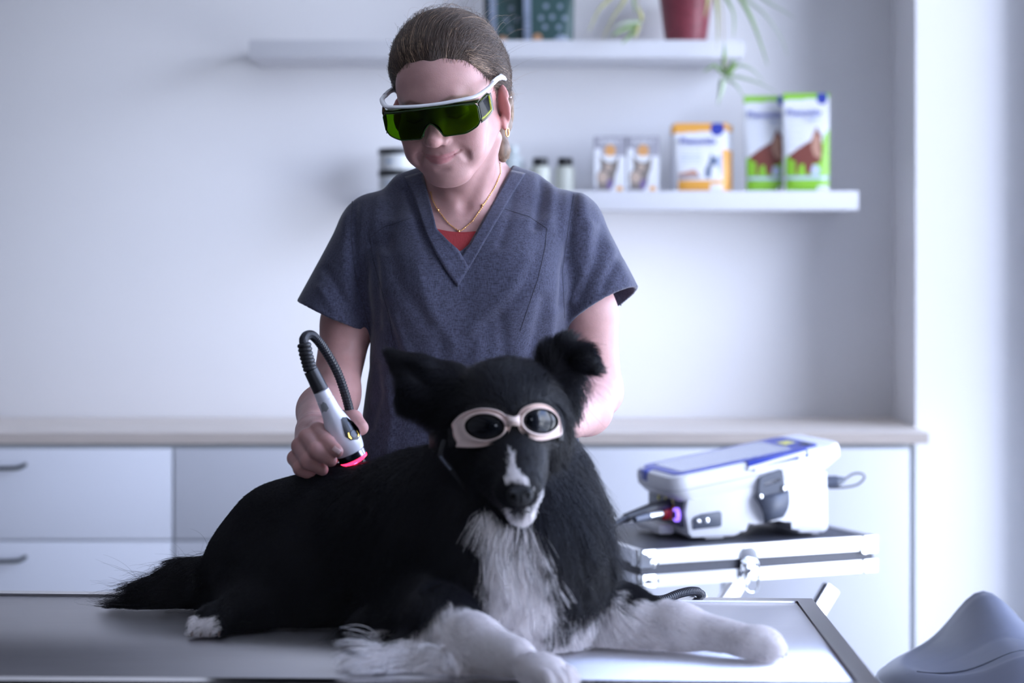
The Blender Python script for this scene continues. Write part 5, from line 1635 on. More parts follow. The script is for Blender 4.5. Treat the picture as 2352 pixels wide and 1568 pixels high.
b.build('chain', GOLD, nk)
B().sphere(onto(pbvh, 1054, 531, 0.003), 0.0024, n=12).build('pendant_bead', GOLD, nk)
for k_, (px_, py_, dz) in enumerate(((1108, 471, 0), (1006, 482, 0))):
    B().sphere(onto(pbvh, px_, py_, 0.003), 0.0021, n=10).build('bead', GOLD, nk)
ec = HL_((0.0765, 0.003, -0.034))
er = thing('earring', 'small gold hoop earring in the woman\'s visible earlobe', 'earring', tuple(ec))
B().tube([ec + Vector((0.0022 * math.cos(a), 0.0052 * math.cos(a), 0.0062 * math.sin(a))) for a in np.linspace(0, 2 * PI, 25)[:-1]], 0.0011, 8, closed=True).build('hoop', GOLD, er)
sc_ = HL_((0.0835, -0.018, 0.012))
es = thing('ear_stud', 'tiny silver stud in the rim of the woman\'s ear', 'earring', tuple(sc_))
B().sphere(sc_, 0.0017, n=10).build('bead', CHROME, es)
# ------------------------------------------------------------------ laser handpiece in the woman's hand
HW = mat('handpiece_shell', (0.76, 0.75, 0.82), 0.3, coat=0.3)
LEDY = mat('yellow_led', (0.9, 0.75, 0.2), 0.4, emit=(1.0, 0.72, 0.20), estr=1.6)
REDL = mat('red_aiming_light', (0.8, 0.02, 0.05), 0.3, emit=(1.0, 0.02, 0.08), estr=5.0)
GREYL = mat('grey_label', (0.33, 0.34, 0.37), 0.5)
RINGM = mat('dark_chrome_ring', (0.20, 0.20, 0.25), 0.18, 1.0)
A0 = P(737, 896, 2.517); A1 = P(811, 1050, 2.532)
ax = (A1 - A0); AL = ax.length
HM2 = Matrix.Translation(A0) @ ax.to_track_quat('Z', 'Y').to_matrix().to_4x4()
hpz = thing('laser_handpiece', 'white laser therapy handpiece glowing red, held on the dog\'s back', 'handpiece', tuple(A1))
prof = [(0.0088, 0), (0.0104, 0.001), (0.0110, 0.011), (0.0106, 0.0115), (0.0106, 0.0122), (0.0113, 0.0128), (0.0122, 0.026), (0.0138, 0.036), (0.0168, 0.046), (0.0198, 0.058), (0.0213, 0.068), (0.0212, 0.077), (0.0198, 0.086), (0.0188, 0.089)]
sc = AL * 0.915 / 0.089
prof = [(r, z * sc) for r, z in prof]
shell = B(HM2).lathe(prof, n=48).build('shell', HW, hpz)
z0 = prof[-1][1]
B(HM2).lathe([(0.0186, z0), (0.0192, z0 + 0.0005), (0.0190, z0 + 0.0085), (0.0175, z0 + 0.0095)], n=48).build('metal_ring', RINGM, hpz)
B(HM2).lathe([(0.0178, z0 + 0.009), (0.0185, z0 + 0.0098), (0.0180, z0 + 0.0125), (0.012, z0 + 0.0150), (0.001, z0 + 0.0155)], n=40).build('light_ring', REDL, hpz)
bv = BVHTree.FromPolygons([v.co for v in shell.data.vertices], [list(p.vertices) for p in shell.data.polygons])
def decal(pts, lift, name, m, parent, n=3):
    b = B()
    cx = sum(p[0] for p in pts) / len(pts); cy = sum(p[1] for p in pts) / len(pts)
    rings = []
    for k in range(n, 0, -1):
        s = k / n; rings.append([b.bm.verts.new(onto(bv, cx + (x - cx) * s, cy + (y - cy) * s, lift, 2.515)) for x, y in pts])
    c = b.bm.verts.new(onto(bv, cx, cy, lift, 2.515))
    N = len(pts)
    for a, q in zip(rings[:-1], rings[1:]):
        for i in range(N): b.bm.faces.new((a[i], a[(i + 1) % N], q[(i + 1) % N], q[i]))
    for i in range(N): b.bm.faces.new((rings[-1][i], rings[-1][(i + 1) % N], c))
    ext = [b.bm.verts.new(v.co + (onto(bv, *PX(v.co), -0.002, 2.52) - v.co)) for v in rings[0]]
    for i in range(N): b.bm.faces.new((rings[0][i], rings[0][(i + 1) % N], ext[(i + 1) % N], ext[i]))
    return b.build(name, m, parent)
pan = decal([(784, 963), (786.5, 958), (796, 957.5), (811, 968), (823, 982), (827, 992), (827, 1002), (822, 1009), (806, 1011), (793.5, 1002), (789, 987)], 0.0008, 'button_panel', BPLAST, hpz)
decal([(812.5 + 7.3 * math.cos(a), 996 + 8.6 * math.sin(a)) for a in np.linspace(0, 2 * PI, 21)[:-1]], 0.0022, 'button', DPLAST, pan)
decal([(799, 994), (801.5, 992.5), (804, 1000), (808.5, 1006), (807, 1008.5), (801, 1004)], 0.0014, 'led', LEDY, pan)
decal([(819.5, 988.5), (823, 988), (826, 994), (825.5, 1001.5), (822, 1002), (823, 995)], 0.0014, 'led', LEDY, pan)
decal([(798, 968), (803, 968), (812, 985), (806, 988), (799, 975)], 0.0012, 'thumb_rest', DPLAST, pan)
decal([(736, 930), (741, 922), (749, 926), (755, 937), (750, 945), (740, 948)], 0.0004, 'label', GREYL, hpz)
# cable: sleeve, ribs, hose
S = [P(737, 896, 2.517), P(722, 868, 2.516), P(712, 846, 2.515), P(703, 815, 2.515), (P(699, 793, 2.515))]
hose = catmull([S[-1] + Vector((0, 0, -0.01)), S[-1], P(698, 779, 2.516), P(706, 770, 2.52), P(720, 772, 2.525), P(745, 802, 2.535), P(775, 855, 2.557), P(795, 912, 2.575), P(808, 965, 2.60), P(818, 1010, 2.635), P(830, 1060, 2.665),
                P(860, 1150, 2.675), P(940, 1300, 2.67), Vector(((1100 - CX) / FPX * 2.645, 2.645, TZ + 0.007)), Vector(((1300 - CX) / FPX * 2.625, 2.625, TZ + 0.007)), Vector(((1430 - CX) / FPX * 2.612, 2.612, TZ + 0.007)), Vector(((1475 - CX) / FPX * 2.622, 2.622, TZ + 0.0085)), P(1520, 1377, 2.640), P(1560, 1363, 2.66), P(1590, 1357, 2.675), P(1606, 1362, 2.695), P(1608, 1385, 2.71),
                P(1560, 1520, 2.78), P(1380, 1420, 3.0), P(1330, 1290, 3.2), P(1375, 1240, 3.36), P(1400, 1212, 3.42), P(1437, 1189, 3.475)], 9)
cab = B().tube(hose, 0.0056, 10).build('cable', BPLAST, hpz)
# corrugation of the hose as fine rings
L_ = 0; b = B(); last = None
for i in range(len(hose) - 1):
    a_, c_ = hose[i], hose[i + 1]
    n_ = max(1, int((c_ - a_).length / 0.0042))
    for k in range(n_):
        q = a_.lerp(c_, k / n_)
        if q.y > 2.9: continue
        d = (c_ - a_).normalized()
        Mq = Matrix.Translation(q) @ d.to_track_quat('Z', 'Y').to_matrix().to_4x4()
        b.mtx = Mq; b.lathe([(0.0054, -0.0012), (0.0063, -0.0004), (0.0063, 0.0004), (0.0054, 0.0012)], n=10, cap=False)
b.build('hose_ribs', mat('hose_rubber', (0.020, 0.021, 0.030), 0.45), cab)
B().cyl(S[0], S[1].lerp(S[2], 0.8), 0.0102, 0.0094, 24).build('cable_sleeve', BPLAST, hpz)
b = B()
for k in range(7):
    t = k / 6; q = S[2].lerp(S[3], min(1, t * 1.6)) if t < 0.62 else S[3].lerp(S[4], (t - 0.62) / 0.38)
    d = ((S[3] - S[2]) if t < 0.5 else (S[4] - S[3])).normalized()
    b.mtx = Matrix.Translation(q) @ d.to_track_quat('Z', 'Y').to_matrix().to_4x4()
    b.lathe([(0.0055, -0.0034), (0.0080, -0.0026), (0.0092, -0.0008), (0.0092, 0.0008), (0.0080, 0.0026), (0.0055, 0.0034)], n=20)
b.build('strain_relief', BPLAST, hpz)
# fingernail
nb_ = onto(BVHTree.FromPolygons([Vector(v) for v in parts[2][0].tolist()], parts[2][1].tolist()), 772, 1033, 0.0)
fbv = BVHTree.FromPolygons([Vector(v) for v in parts[2][0].tolist()], parts[2][1].tolist())
NAIL = mat('fingernail', (0.66, 0.44, 0.42), 0.25)
rows = []
for i in range(7):
    u = i / 6 - 0.5; row = []
    for j in range(6):
        v = j / 5 - 0.5
        px = 773 + 19 * v * 0.80 + 11 * u * 0.62; py = 1034 + 19 * v * 0.60 - 11 * u * 0.78
        k = 1 - 0.35 * (2 * v) ** 4
        row.append(onto(fbv, px, py, 0.0006, 2.455))
    rows.append(row)
o = B().grid(rows).build('fingernail', NAIL, person); md = o.modifiers.new('t', 'SOLIDIFY'); md.thickness = 0.0006
rl = bpy.data.lights.new('red_aiming_beam', 'POINT'); rl.energy = 0.12; rl.color = (1, 0.02, 0.06); rl.shadow_soft_size = 0.006
ro = bpy.data.objects.new('red_aiming_beam', rl); COL.objects.link(ro); ro.location = A1 + ax.normalized() * 0.010 + Vector((0, -0.012, 0)); setpar(ro, hpz)
# ------------------------------------------------------------------ the dog
def OT(px, y, h):      # a point h above the table top
    return ((px - CX) / FPX * y, y, TZ + h)
DOGF = Field((-0.53, 2.07, 0.822), (0.37, 2.76, 1.205), 0.0034)
G = DOGF
def q(px, py, y): return tuple(P(px, py, y))
G.ell(q(575, 1300, 2.58), (0.060, 0.075, 0.060), 0.03)                      # hips
G.ell(q(655, 1243, 2.57), (0.078, 0.082, 0.078), 0.03)
G.ell(q(720, 1330, 2.50), (0.105, 0.06, 0.070), 0.04)                        # thigh
G.cone(q(600, 1330, 2.52), OT(560, 2.47, 0.03), 0.055, 0.030, 0.03)
G.cone(OT(600, 2.46, 0.025), OT(500, 2.43, 0.018), 0.026, 0.018, 0.02)       # hock to hind paw
G.ell(q(805, 1240, 2.54), (0.12, 0.092, 0.0985), 0.03)
G.ell(q(975, 1240, 2.48), (0.125, 0.105, 0.108), 0.03)
G.ell(q(1080, 1250, 2.42), (0.12, 0.11, 0.118), 0.05)                        # shoulders
G.ell(q(1190, 1290, 2.35), (0.098, 0.085, 0.110), 0.04)                      # chest
G.ell(q(1275, 1290, 2.38), (0.052, 0.065, 0.095), 0.04)
G.ell(q(1265, 1120, 2.39), (0.045, 0.05, 0.065), 0.04)
G.cone(q(1110, 1190, 2.40), q(1155, 1020, 2.37), 0.088, 0.070, 0.04)         # neck
G.ell(q(1010, 1400, 2.34), (0.06, 0.05, 0.05), 0.03)
G.ell(q(1163, 940, 2.350), (0.066, 0.072, 0.056), 0.03)                      # skull
G.ell(q(1160, 985, 2.330), (0.064, 0.055, 0.045), 0.02)
G.cone(q(1178, 990, 2.300), q(1190, 1112, 2.238), 0.037, 0.0255, 0.02)       # muzzle
G.ell(q(1193, 1128, 2.225), (0.0245, 0.020, 0.019), 0.012)
G.cone(q(1175, 1080, 2.29), q(1196, 1168, 2.236), 0.030, 0.0145, 0.012)      # lower jaw
G.ell(q(1170, 1085, 2.275), (0.040, 0.032, 0.032), 0.02)
G.ell(q(1150, 1050, 2.325), (0.050, 0.04, 0.035), 0.02)
for ex in (1113, 1243): G.ell(q(ex, 965, 2.296), (0.022, 0.016, 0.015), 0.02)
# ears
for pts, rs in (([q(1035, 900, 2.37), q(960, 862, 2.365), q(890, 808, 2.375)], [0.032, 0.022, 0.005]), ([q(1030, 920, 2.37), q(950, 900, 2.37), q(925, 862, 2.378)], [0.03, 0.018, 0.006]),
                ([q(1255, 890, 2.37), q(1283, 828, 2.365), q(1300, 806, 2.36)], [0.030, 0.021, 0.014]), ([q(1300, 806, 2.36), q(1340, 822, 2.345), q(1368, 845, 2.338)], [0.014, 0.013, 0.008]),
                ([q(1262, 900, 2.37), q(1310, 860, 2.362)], [0.028, 0.014])):
    G.chain(pts, rs, 0.010)
G.cone(q(1000, 885, 2.332), q(925, 835, 2.350), 0.014, 0.006, 0.008, 'cut')
# front legs
G.chain([q(1330, 1400, 2.38), OT(1420, 2.352, 0.040), OT(1560, 2.318, 0.029), OT(1680, 2.285, 0.022)], [0.045, 0.0300, 0.0225, 0.0175], 0.02)
G.ell(OT(1735, 2.272, 0.0185), (0.030, 0.0235, 0.0185), 0.012, rot=rotz(-0.15))
for k, dy in enumerate((-0.018, -0.006, 0.006, 0.017)):
    G.ell(OT(1762 + (6 if k in (1, 2) else 0), 2.270 + dy, 0.013), (0.0165, 0.0072, 0.0125), 0.003, rot=rotz(-0.15))
G.chain([q(1010, 1400, 2.32), OT(1010, 2.255, 0.045), OT(1090, 2.205, 0.031), OT(1185, 2.155, 0.024)], [0.045, 0.0370, 0.0265, 0.0205], 0.02)
G.ell(OT(1240, 2.122, 0.0175), (0.026, 0.030, 0.0175), 0.012, rot=rotz(0.75))
for k, dx in enumerate((-0.017, -0.006, 0.006, 0.017)):
    c0 = Vector(OT(1240, 2.122, 0.012)) + rotz(0.75) @ Vector((dx, -0.027 + (0.004 if k in (0, 3) else 0), 0))
    G.ell(tuple(c0), (0.0072, 0.0150, 0.0115), 0.003, rot=rotz(0.75))
G.ell(OT(900, 2.38, 0.022), (0.045, 0.036, 0.028), 0.03)
G.ell(OT(960, 2.235, 0.018), (0.036, 0.028, 0.020), 0.02)
# hind paw
G.ell(OT(492, 2.425, 0.016), (0.024, 0.024, 0.0165), 0.012)
for k, dx in enumerate((-0.0165, -0.0055, 0.0055, 0.0165)):
    G.ell((OT(478, 2.41, 0)[0] + dx, 2.406, TZ + 0.0125), (0.0062, 0.0140, 0.0115), 0.002)
# tail
G.chain([q(530, 1345, 2.60), OT(455, 2.615, 0.028), OT(385, 2.61, 0.018), OT(330, 2.60, 0.012)], [0.036, 0.028, 0.020, 0.008], 0.02)
G.put(lambda x, y, z: (TZ + 0.0006 - z), (-9, -9, -9), (9, 9, 9), 0.001, 'and')
dV, dF, _ = DOGF.mesh()
dN = vnormals(dV, dF)
dV = vsmooth(dV, dF, 1, 0.5)
WHITEP = [(1107, 1150), (1135, 1178), (1180, 1205), (1215, 1222), (1245, 1262), (1252, 1320), (1258, 1385), (1300, 1400), (1330, 1352), (1400, 1352), (1410, 1392), (1450, 1380), (2000, 1380), (2000, 1700), (770, 1700), (770, 1530), (905, 1490), (985, 1415), (1030, 1375), (1075, 1392), (1118, 1330), (1118, 1250), (1118, 1200)]
BLAZE = [(1172, 1040), (1178, 1044), (1184, 1072), (1200, 1092), (1214, 1112), (1222, 1130), (1208, 1120), (1190, 1108), (1165, 1108), (1168, 1075)]
CHIN = [(1138, 1174), (1165, 1172), (1192, 1180), (1226, 1164), (1238, 1140), (1250, 1126), (1252, 1178), (1215, 1204), (1160, 1198)]
HINDP = [(436, 1416), (452, 1412), (505, 1415), (512, 1440), (500, 1470), (440, 1470)]
def whiteness(V):
    pp_ = proj(V); px, py = pp_[:, 0], pp_[:, 1]
    j = vnoise(V, 90, 5) * 7
    a = sdpoly(px, py, WHITEP) + j
    w_ = (a < 0) & (V[:, 1] < 2.44)
    rr_ = vnoise(V, 420, 6)
    w_ |= (sdpoly(px, py, BLAZE) + j * 0.5 + 7 * rr_ < 0) & (V[:, 1] < 2.30)
    w_ |= (sdpoly(px, py, CHIN) + j * 0.6 + 12 * rr_ < 0) & (V[:, 1] < 2.28)
    w_ |= (sdpoly(px, py, HINDP) + j + 8 * rr_ + 4 < 0) & (V[:, 1] < 2.44)
    return w_
wv = whiteness(dV).astype(float)
BLK = np.array((0.0022, 0.0022, 0.0032)); WHT = np.array((0.90, 0.86, 0.86))
def dogskin():
    m = mat('dog_coat_base', (0.01, 0.01, 0.012), 0.7, bump=0.3, bscale=300)
    t = m.node_tree; at = t.nodes.new('ShaderNodeAttribute'); at.attribute_name = 'tint'
    t.links.new(at.outputs['Color'], t.nodes['Principled BSDF'].inputs['Base Color'])
    return m
dog = np_mesh('dog', dV, dF, dogskin())
vcol(dog.data, 'tint', BLK[None] * (1 - wv[:, None]) + WHT[None] * wv[:, None])
tag(dog, 'black and white border collie lying on the steel table, wearing goggles', 'dog')

# ---- coat.  guides: point, combing direction, hair length, lift, weight radius
CP = [
    (q(1193, 1120, 2.215), (0, 0.4, 0.6), 0.004, 0.10, 0.035), (q(1185, 1060, 2.26), (0, 0.5, 0.9), 0.005, 0.12, 0.04), (q(1196, 1170, 2.24), (0, 0.5, -0.6), 0.007, 0.2, 0.03),
    (q(1140, 1120, 2.26), (-0.5, 0.7, -0.3), 0.007, 0.15, 0.04), (q(1250, 1110, 2.26), (0.4, 0.7, -0.3), 0.007, 0.15, 0.04),
    (q(1175, 900, 2.30), (0, 0.5, 0.9), 0.012, 0.25, 0.05), (q(1120, 860, 2.34), (-0.3, 0.6, 0.6), 0.018, 0.35, 0.04), (q(1210, 850, 2.34), (0.2, 0.6, 0.7), 0.020, 0.4, 0.04),
    (q(1050, 930, 2.34), (-0.8, 0.5, -0.5), 0.026, 0.4, 0.05), (q(1300, 930, 2.34), (0.8, 0.4, -0.7), 0.030, 0.4, 0.05), (q(1060, 1040, 2.34), (-0.5, 0.4, -0.9), 0.034, 0.3, 0.05),
    (q(1310, 1010, 2.36), (0.5, 0.3, -1), 0.038, 0.35, 0.05), (q(950, 860, 2.37), (-0.5, 0.1, 0.35), 0.012, 0.2, 0.035), (q(945, 910, 2.37), (-0.35, 0.1, -0.9), 0.024, 0.3, 0.035), (q(890, 808, 2.375), (-0.6, 0.1, 0.4), 0.007, 0.1, 0.025), (q(1000, 960, 2.36), (-0.55, 0.1, -0.85), 0.030, 0.3, 0.03),
    (q(1285, 815, 2.36), (0.0, 0.1, 1), 0.014, 0.3, 0.03), (q(1240, 830, 2.36), (-0.5, 0.1, 0.8), 0.022, 0.35, 0.03), (q(1355, 840, 2.34), (1, 0, -0.2), 0.008, 0.1, 0.025), (q(1315, 880, 2.36), (0.6, 0.1, -1), 0.048, 0.35, 0.035), (q(1330, 850, 2.35), (0.9, 0, -0.6), 0.018, 0.2, 0.03),
    (q(1110, 1200, 2.30), (-0.1, 0.0, -1), 0.050, 0.25, 0.07), (q(1200, 1250, 2.28), (0.12, -0.05, -1), 0.062, 0.28, 0.07), (q(1340, 1180, 2.36), (0.45, 0.0, -1), 0.062, 0.32, 0.07), (q(1360, 1300, 2.38), (0.5, -0.1, -1), 0.060, 0.32, 0.06),
    (q(1000, 1150, 2.38), (-0.6, 0.1, -1), 0.045, 0.2, 0.08), (q(1050, 1340, 2.32), (-0.25, -0.1, -1), 0.058, 0.25, 0.07), (q(1200, 1400, 2.28), (0.15, -0.1, -1), 0.055, 0.25, 0.07), (q(1330, 1420, 2.33), (0.3, -0.1, -1), 0.050, 0.25, 0.06),
    (q(930, 1040, 2.48), (-1, 0.1, 0.1), 0.030, 0.3, 0.08), (q(850, 1150, 2.44), (-0.9, 0, -0.5), 0.030, 0.14, 0.10), (q(760, 1090, 2.55), (-1, 0.1, -0.1), 0.016, 0.12, 0.08), (q(640, 1120, 2.56), (-1, 0.1, -0.4), 0.010, 0.08, 0.08),
    (q(520, 1220, 2.56), (-0.7, 0.1, -1), 0.010, 0.08, 0.07), (q(700, 1280, 2.44), (-0.7, 0, -0.8), 0.028, 0.15, 0.09), (q(870, 1400, 2.40), (-0.6, -0.4, -0.7), 0.048, 0.25, 0.07), (q(760, 1440, 2.41), (-0.7, -0.5, -0.3), 0.042, 0.25, 0.06), (q(640, 1420, 2.45), (-0.6, -0.4, -0.5), 0.030, 0.2, 0.07),
    (q(850, 1470, 2.35), (-0.8, -0.4, -0.5), 0.050, 0.25, 0.06), (q(460, 1310, 2.62), (-1, 0, 0.25), 0.050, 0.35, 0.05), (q(360, 1350, 2.62), (-1, -0.05, 0.05), 0.062, 0.25, 0.05), (q(460, 1380, 2.58), (-1, -0.2, -0.2), 0.045, 0.25, 0.05),
    (OT(1560, 2.31, 0.05), (1, -0.2, -0.3), 0.007, 0.12, 0.05), (OT(1740, 2.27, 0.03), (1, -0.2, -0.3), 0.007, 0.15, 0.05), (OT(1430, 2.35, 0.06), (1, -0.1, -0.5), 0.018, 0.2, 0.05), (OT(1450, 2.33, 0.005), (0.6, -0.8, -0.1), 0.035, 0.3, 0.035),
    (OT(1090, 2.19, 0.05), (0.6, -0.6, -0.4), 0.007, 0.12, 0.05), (OT(1220, 2.13, 0.03), (0.6, -0.7, -0.3), 0.007, 0.15, 0.05), (OT(1000, 2.25, 0.06), (0.1, -0.4, -0.9), 0.018, 0.18, 0.05), (OT(985, 2.22, 0.010), (-0.85, -0.45, -0.1), 0.075, 0.12, 0.045), (OT(930, 2.225, 0.010), (-0.85, -0.5, -0.25), 0.080, 0.08, 0.035), (OT(850, 2.33, 0.015), (-0.75, -0.6, -0.3), 0.050, 0.15, 0.04),
    (OT(480, 2.42, 0.02), (-0.4, -0.8, -0.3), 0.008, 0.2, 0.04), (OT(540, 2.44, 0.03), (-0.6, -0.6, -0.4), 0.016, 0.2, 0.05),
]
cpP = np.array([c[0] for c in CP]); cpD = np.array([np.array(c[1]) / np.linalg.norm(c[1]) for c in CP]); cpL = np.array([c[2] for c in CP]); cpU = np.array([c[3] for c in CP]); cpR = np.array([c[4] for c in CP])
def guides(V):
    D = np.zeros((len(V), 3)); L = np.zeros(len(V)); U = np.zeros(len(V)); W_ = np.zeros(len(V))
    for i in range(len(CP)):
        d2 = ((V - cpP[i]) ** 2).sum(1)
        w_ = 1.0 / (d2 / cpR[i] ** 2 + 0.02) ** 2.2
        D += cpD[i] * w_[:, None]; L += cpL[i] * w_; U += cpU[i] * w_; W_ += w_
    D /= np.linalg.norm(D, axis=1, keepdims=True) + 1e-9
    return D, L / W_, U / W_
gx = [a.astype(np.float64) for a in DOGF.ax]
gD = DOGF.D
def sampleD(Pt):
    h = DOGF.h; I = (Pt - np.array([g[0] for g in gx])) / h
    i = np.clip(np.floor(I).astype(int), 0, np.array(gD.shape) - 2); f = np.clip(I - i, 0, 1)
    r = 0
    for a in (0, 1):
        for b_ in (0, 1):
            for c_ in (0, 1):
                w_ = (f[:, 0] if a else 1 - f[:, 0]) * (f[:, 1] if b_ else 1 - f[:, 1]) * (f[:, 2] if c_ else 1 - f[:, 2])
                r = r + w_ * gD[i[:, 0] + a, i[:, 1] + b_, i[:, 2] + c_]
    return r
def gradD(Pt, e=0.004):
    g = np.stack([sampleD(Pt + np.array(v) * e) - sampleD(Pt - np.array(v) * e) for v in ((1, 0, 0), (0, 1, 0), (0, 0, 1))], 1)
    return g / (np.linalg.norm(g, axis=1, keepdims=True) + 1e-9)
def coat(n, K, seed, region=None, lenmul=1.0, clump=0.72, nclump=24, jit=0.22):
    r = np.random.RandomState(seed)
    tri = np.concatenate([dF[:, [0, 1, 2]], dF[:, [0, 2, 3]]])
    a, b_, c_ = dV[tri[:, 0]], dV[tri[:, 1]], dV[tri[:, 2]]
    ar = np.linalg.norm(np.cross(b_ - a, c_ - a), axis=1)
    cen_ = (a + b_ + c_) / 3; nn = dN[tri[:, 0]]
    view = np.array((0, 0, CAMZ)) - cen_; view /= np.linalg.norm(view, axis=1, keepdims=True)
    fac = (nn * view).sum(1)
    wt = ar * np.where(fac > -0.25, 1.0, 0.12) * (cen_[:, 2] > TZ + 0.002)
    if region is not None: wt = wt * region(cen_)
    k = r.choice(len(tri), n, p=wt / wt.sum())
    u = r.rand(n, 1); v = r.rand(n, 1); m = (u + v) > 1; u = np.where(m, 1 - u, u); v = np.where(m, 1 - v, v)
    R0 = a[k] * (1 - u - v) + b_[k] * u + c_[k] * v
    Nn = nn[k]
    D, L, U = guides(R0)
    L = L * lenmul * (0.75 + 0.4 * r.rand(n))
    pg = proj(R0); gm = (R0[:, 1] < 2.335) & ((np.hypot((pg[:, 0] - 1110) / 76, (pg[:, 1] - 982) / 52) < 1) | (np.hypot((pg[:, 0] - 1240) / 62, (pg[:, 1] - 968) / 50) < 1) | ((np.abs(pg[:, 0] - 1180) < 30) & (np.abs(pg[:, 1] - 967) < 16)))
    L = np.where(gm, 0.002, L)
    D = D + jit * r.normal(0, 1, (n, 3)); 
    wav = 0.35 * np.stack([vnoise(R0, 38, 11), vnoise(R0, 38, 12), vnoise(R0, 38, 13)], 1)
    D = D + wav
    T_ = D - Nn * (D * Nn).sum(1, keepdims=True); T_ /= np.linalg.norm(T_, axis=1, keepdims=True) + 1e-9
    path = np.zeros((n, K, 3)); path[:, 0] = R0
    cur = R0.copy()
    step = (L / (K - 1))[:, None]
    bend = r.normal(0, 0.25, (n, 3)); ph = r.rand(n, 1) * 6.28
    for s_ in range(1, K):
        t = s_ / (K - 1)
        d = T_ * (1 - 0.3 * t) + D * (0.55 * t) + Nn * (U[:, None] * (1.15 - t)) + np.array((0, 0, -1.0)) * (np.clip(L[:, None] / 0.06, 0, 1) * 0.55 * t) + bend * t * 0.5 + 0.18 * np.sin(5 * t + ph) * np.cross(D, Nn) * np.clip(L[:, None] / 0.05, 0, 1)
        d /= np.linalg.norm(d, axis=1, keepdims=True) + 1e-9
        cur = cur + d * step
        sd = sampleD(cur)
        pen = sd < 0.0006 + 0.0012 * t
        if pen.any():
            g = gradD(cur[pen])
            cur[pen] += g * (0.0006 + 0.0012 * t - sd[pen])[:, None]
        cur[:, 2] = np.maximum(cur[:, 2], TZ + 0.0012 + 0.004 * t * r.rand(n) * (np.abs(L) > 0.02))
        path[:, s_] = cur
    if clump > 0:
        ng = max(8, n // nclump); gi = r.choice(n, ng, replace=False)
        kd = KDTree(ng)
        for j, idn in enumerate(gi): kd.insert(path[idn, 1], j)
        kd.balance()
        near = np.array([gi[kd.find(p)[1]] for p in path[:, 1]])
        ts = (np.linspace(0, 1, K) ** 1.3)[None, :, None]
        cl = clump * np.clip((L - 0.006) / 0.03, 0, 1)[:, None, None] * (0.6 + 0.4 * r.rand(n, 1, 1))
        off0 = (R0 - R0[near])[:, None, :] * 0.25
        path = path * (1 - cl * ts) + (path[near] + off0) * cl * ts
        path[:, :, 2] = np.maximum(path[:, :, 2], TZ + 0.001)
    return R0, path, L
BLKH = hairmat('black_coat', (0.0018, 0.0018, 0.003), (0.012, 0.012, 0.020), 0.40, 0.30)
WHTH = hairmat('white_coat', (0.80, 0.74, 0.73), (0.99, 0.97, 0.98), 0.5, 0.3)
NB = 150000
R0, path, L = coat(NB, 8, 1)
ww_ = whiteness(R0)
ww_ ^= np.random.RandomState(9).rand(len(R0)) < np.where(ww_, 0.02, 0.0)
hair_obj('black_fur', path[~ww_], (0.00018 + 0.00007 * np.clip(L[~ww_] / 0.05, 0, 1)) , BLKH, dog)
wr = lambda C_: np.where(whiteness(C_), 1.0, 0.0)
R1, path1, L1 = coat(75000, 9, 2, region=wr, clump=0.6, nclump=22)
hair_obj('white_fur', np.concatenate([path1]), (0.00017 + 0.00006 * np.clip(L1 / 0.05, 0, 1)), WHTH, dog)
# a light, wispy outer coat
R2, path2, L2 = coat(16000, 10, 3, lenmul=1.5, clump=0.2, jit=0.35)
w2 = whiteness(R2); lg = L2 > 0.03
hair_obj('guard_hairs', path2[(~w2) & lg], 0.00013, BLKH, dog)

NOSE = mat('dog_nose', (0.004, 0.004, 0.006), 0.42, spec=0.3, bump=0.8, bscale=900)
NF = Field((-0.03, 2.17, 1.00), (0.05, 2.26, 1.06), 0.0011)
nc = Vector(q(1194, 1136, 2.207))
NF.ell(tuple(nc), (0.0150, 0.0120, 0.0115), 0.004)
NF.ell(tuple(nc + Vector((0, -0.004, -0.004))), (0.0115, 0.0095, 0.0085), 0.004)
for s in (-1, 1):
    NF.ell(tuple(nc + Vector((s * 0.0085, -0.006, 0.001))), (0.0065, 0.0070, 0.0070), 0.003)
    NF.ell(tuple(nc + Vector((s * 0.0082, -0.0135, -0.0005))), (0.0030, 0.0042, 0.0028), 0.002, 'cut')
    NF.cone(tuple(nc + Vector((s * 0.0105, -0.011, -0.001))), tuple(nc + Vector((s * 0.0150, -0.006, 0.0005))), 0.0012, 0.0010, 0.002, 'cut')
NF.cone(tuple(nc + Vector((0, -0.0145, 0.002))), tuple(nc + Vector((0, -0.012, -0.010))), 0.0008, 0.0008, 0.002, 'cut')
V, Fc, _ = NF.mesh(); np_mesh('nose', V, Fc, NOSE, dog)
MOUTH = mat('dog_lip', (0.012, 0.010, 0.012), 0.5)
dbv = BVHTree.FromPolygons([Vector(v) for v in dV.tolist()], dF.tolist())
B().tube(catmull([onto(dbv, 1150, 1166, 0.0008, 2.23), onto(dbv, 1172, 1176, 0.0008, 2.22), onto(dbv, 1192, 1166, 0.001, 2.21), onto(dbv, 1215, 1176, 0.0008, 2.22), onto(dbv, 1236, 1160, 0.0008, 2.23)], 6), 0.0014, 6).build('mouth_line', MOUTH, dog)
EYE_ = mat('dog_eye', (0.03, 0.015, 0.008), 0.1)
for ex in (1115, 1243):
    B().sphere(q(ex, 968, 2.288), 0.0105).build('eye', EYE_, dog)
CLAW = mat('claw', (0.25, 0.19, 0.17), 0.4)
for k, dy in enumerate((-0.018, -0.006, 0.006, 0.017)):
    p = Vector(OT(1782 + (6 if k in (1, 2) else 0), 2.270 + dy, 0.010)); B().cyl(p, p + Vector((0.010, -0.001, -0.006)), 0.0026, 0.0007, 8).build('claw', CLAW, dog)
